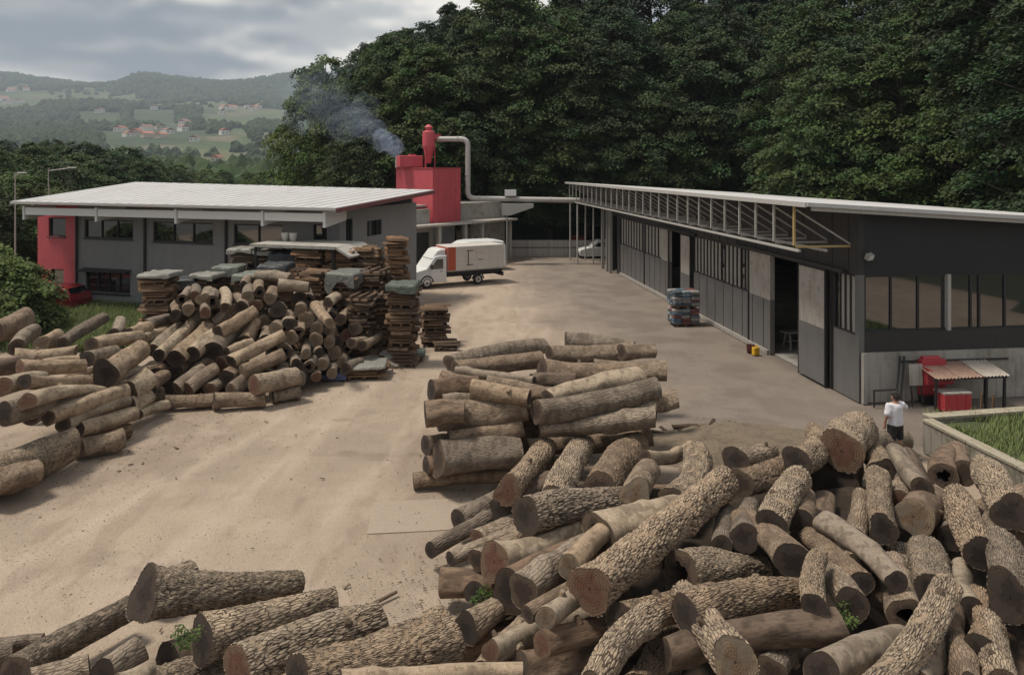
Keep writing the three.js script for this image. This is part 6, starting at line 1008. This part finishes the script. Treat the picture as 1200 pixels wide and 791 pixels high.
// ---------------------------------------------------------------- the man by the garden wall, seen from behind, one hand raised to his head
{
  const o = thing('person', 'person in a white T-shirt and black shorts standing with one hand raised to the head', 'person', [10.35, 0, -19.55], 0.25);
  const sdf = (caps, k) => (x, y, z) => { let d = 1e9; for (const [a, b, ra, rb, sx = 1] of caps) { const bx = b[0] - a[0], by = b[1] - a[1], bz = b[2] - a[2], px = x - a[0], py = y - a[1], pz = z - a[2], t = clamp((px * bx + py * by + pz * bz) / (bx * bx + by * by + bz * bz + 1e-9)), ex = (px - bx * t) / sx, ey = py - by * t, ez = pz - bz * t, e = Math.hypot(ex, ey, ez) - lerp(ra, rb, t), h = clamp(0.5 + 0.5 * (d - e) / k); d = d > 1e8 ? e : lerp(d, e, h) - k * h * (1 - h); } return d; };
  function mesh(f, cx, cy, cz, half, res) { const mc = new MarchingCubes(res, new THREE.MeshBasicMaterial(), false, false, 120000); mc.isolation = 0; for (let k = 0; k < res; k++) for (let j = 0; j < res; j++) for (let i = 0; i < res; i++) mc.field[i + j * res + k * res * res] = -f(cx + (i / (res / 2) - 1) * half, cy + (j / (res / 2) - 1) * half, cz + (k / (res / 2) - 1) * half); mc.update(); const n = mc.count, p = new Float32Array(n * 3), q = new Float32Array(n * 3); for (let i = 0; i < n; i++) { for (let c = 0; c < 3; c++) { p[i * 3 + c] = mc.positionArray[i * 3 + c] * half + [cx, cy, cz][c]; q[i * 3 + c] = mc.normalArray[i * 3 + c]; } } const g = new THREE.BufferGeometry(); g.setAttribute('position', new THREE.BufferAttribute(p, 3)); let gg = mergeVertices(g, 1e-4); gg.computeVertexNormals(); return gg; }
  // joints: he faces away (-z); right arm (x+) raised, elbow out to the side, hand at the ear
  const hip = 0.93, sh = 1.47, L = [-0.2, sh, 0], Rr = [0.2, sh, 0], Le = [-0.29, 1.19, 0.02], Lw = [-0.27, 0.95, -0.08], Re = [0.42, 1.30, -0.12], Rw = [0.30, 1.50, -0.24];
  const finger = (w, dx, dy, dz) => { const out = []; for (let i = 0; i < 4; i++) { const s = (i - 1.5) * 0.02, a = [w[0] + dx * 0.08 + s, w[1] + dy * 0.08, w[2] + dz * 0.08], b = [a[0] + dx * (0.045 + 0.008 * (i % 3)), a[1] + dy * 0.045, a[2] + dz * 0.045 - 0.01], c = [b[0] + dx * 0.02, b[1] + dy * 0.02, b[2] - 0.03]; out.push([a, b, 0.009, 0.009], [b, c, 0.009, 0.008]); } out.push([[w[0], w[1], w[2]], [w[0] + dx * 0.085, w[1] + dy * 0.085, w[2] + dz * 0.085], 0.028, 0.036, 1.1], [[w[0] + dx * 0.03 + 0.03, w[1] + dy * 0.03, w[2]], [w[0] + dx * 0.08 + 0.055, w[1] + dy * 0.07, w[2] - 0.02], 0.012, 0.010]); return out; };
  const body = [[[0, 1.0, 0], [0, 1.42, 0], 0.13, 0.135, 1.35], [[0, 1.44, 0], [0, 1.58, -0.01], 0.065, 0.055], [[0, 1.66, -0.02], [0, 1.72, -0.02], 0.088, 0.095], [[0, 1.60, -0.07], [0, 1.60, -0.08], 0.05, 0.04], [[0, 1.66, -0.125], [0, 1.635, -0.135], 0.014, 0.018], [[-0.1, 1.67, 0], [-0.1, 1.64, 0], 0.02, 0.016], [[0.1, 1.67, 0], [0.1, 1.64, 0], 0.02, 0.016], [L, Le, 0.056, 0.043], [Le, Lw, 0.043, 0.03], [Rr, Re, 0.056, 0.044], [Re, Rw, 0.043, 0.03], [[-0.1, hip, 0], [-0.12, 0.5, 0.0], 0.095, 0.062], [[0.1, hip, 0], [0.12, 0.5, 0.0], 0.095, 0.062], [[-0.12, 0.5, 0], [-0.13, 0.1, 0.03], 0.062, 0.04], [[0.12, 0.5, 0], [0.13, 0.1, 0.03], 0.062, 0.04], [[-0.13, 0.06, 0.03], [-0.14, 0.03, -0.14], 0.04, 0.035], [[0.13, 0.06, 0.03], [0.14, 0.03, -0.14], 0.04, 0.035], ...finger(Lw, 0.0, -1, -0.1), ...finger(Rw, -0.5, 0.75, 0.2)];
  const skin = std({ color: C(0.36, 0.20, 0.135), roughness: 0.6 });
  part('body', mergeGeometries([mesh(sdf(body, 0.025), 0, 0.9, -0.05, 0.95, 110)]), skin, o);
  const fold = (f, a) => (x, y, z) => f(x, y, z) + a * (vnoise3(x * 14 + 50, y * 9 + 50, z * 14 + 50, 2) - 0.5);
  const shirt = sdf([[[0, 0.98, 0], [0, 1.40, 0], 0.155, 0.15, 1.4], [[-0.16, 1.45, 0], [0.16, 1.45, 0], 0.075, 0.075], [L, [-0.27, 1.26, 0.015], 0.085, 0.085], [Rr, [0.35, 1.36, -0.07], 0.085, 0.085]], 0.04);
  part('t_shirt', mesh((x, y, z) => Math.max(fold(shirt, 0.02)(x, y, z), 0.92 - y, y - 1.52), 0, 1.2, 0, 0.6, 72), std({ color: C(0.66, 0.64, 0.68), roughness: 0.9 }), o);
  const shorts = sdf([[[0, 0.96, 0], [0, 0.9, 0], 0.15, 0.15, 1.25], [[-0.1, 0.9, 0], [-0.125, 0.52, 0.0], 0.125, 0.10], [[0.1, 0.9, 0], [0.125, 0.52, 0.0], 0.125, 0.10]], 0.03);
  part('shorts', mesh((x, y, z) => Math.max(fold(shorts, 0.02)(x, y, z), 0.54 - y, y - 1.0), 0, 0.75, 0, 0.5, 60), std({ color: C(0.014, 0.014, 0.016), roughness: 0.9 }), o);
  const hair = sdf([[[0, 1.70, 0.0], [0, 1.745, -0.02], 0.1, 0.1], [[0, 1.64, 0.05], [0, 1.62, 0.045], 0.06, 0.05]], 0.03);
  part('hair', mesh((x, y, z) => Math.max(hair(x, y, z) + 0.012 * (vnoise3(x * 60 + 9, y * 60, z * 60 + 9, 3) - 0.5), -(z + 0.06 + (y - 1.74) * 0.9), 1.6 - y), 0, 1.7, 0, 0.2, 40), std({ color: C(0.02, 0.014, 0.01), roughness: 0.8 }), o);
  for (const s of [-1, 1]) part('shoe', new RoundedBoxGeometry(0.1, 0.09, 0.28, 3, 0.04), M.black, o, [s * 0.135, 0.045, -0.05]);
  for (const s of [-1, 1]) part('eye', new THREE.SphereGeometry(0.011, 8, 6), M.black, o, [s * 0.035, 1.675, -0.105]); part('mouth', box(0.045, 0.008, 0.01), std({ color: C(0.25, 0.09, 0.07) }), o, [0, 1.595, -0.118]);
}

// ---------------------------------------------------------------- thin blue smoke drifting off the chimney
{
  rnd = makeRandom(12); const mats = [0.055, 0.022, 0.011].map((a) => new THREE.MeshPhysicalMaterial({ color: C(0.60, 0.74, 0.98), roughness: 1, transmission: 0.5, thickness: 0, transparent: true, opacity: a, depthWrite: false }));
  const puff = [1, 2, 3].map((s) => { const g = mergeVertices(new THREE.IcosahedronGeometry(1, 4).deleteAttribute('uv').deleteAttribute('normal')), p = g.attributes.position; for (let i = 0; i < p.count; i++) { const x = p.getX(i), y = p.getY(i), z = p.getZ(i), k = 0.6 + 0.75 * vnoise3(x * 2 + 9, y * 2 + 9, z * 2 + 9, s) + 0.25 * vnoise3(x * 5 + 9, y * 5 + 9, z * 5 + 9, s); p.setXYZ(i, x * k, y * k, z * k); } g.computeVertexNormals(); return g; });
  const c0 = boilerAt(3.35, 8.9, -4.1), o = thing('smoke_plume', 'thin blue smoke drifting from the chimney in front of the trees', 'smoke', [c0.x, c0.y, c0.z]);
  for (let i = 0; i < 26; i++) { const t = Math.pow(i / 25, 1.2), s = lerp(0.5, 2.0, t) * rr(0.7, 1.2), m = part('smoke_puff', puff[i % 3], mats[t < 0.24 ? 0 : t < 0.5 ? 1 : 2], o, [-t * 8.0 + rr(-1, 1) * (0.15 + 1.5 * t), 0.4 + 1.4 * Math.sqrt(t) + t * 4.2 + rr(-1, 1) * (0.2 + 1.3 * t), rr(-1, 1) * (0.3 + 1.5 * t)], [rr(0, 6), rr(0, 6), rr(0, 6)]); m.scale.set(s * 1.15, s * 0.85, s); m.castShadow = false; }
}

renderer.render(scene, camera);
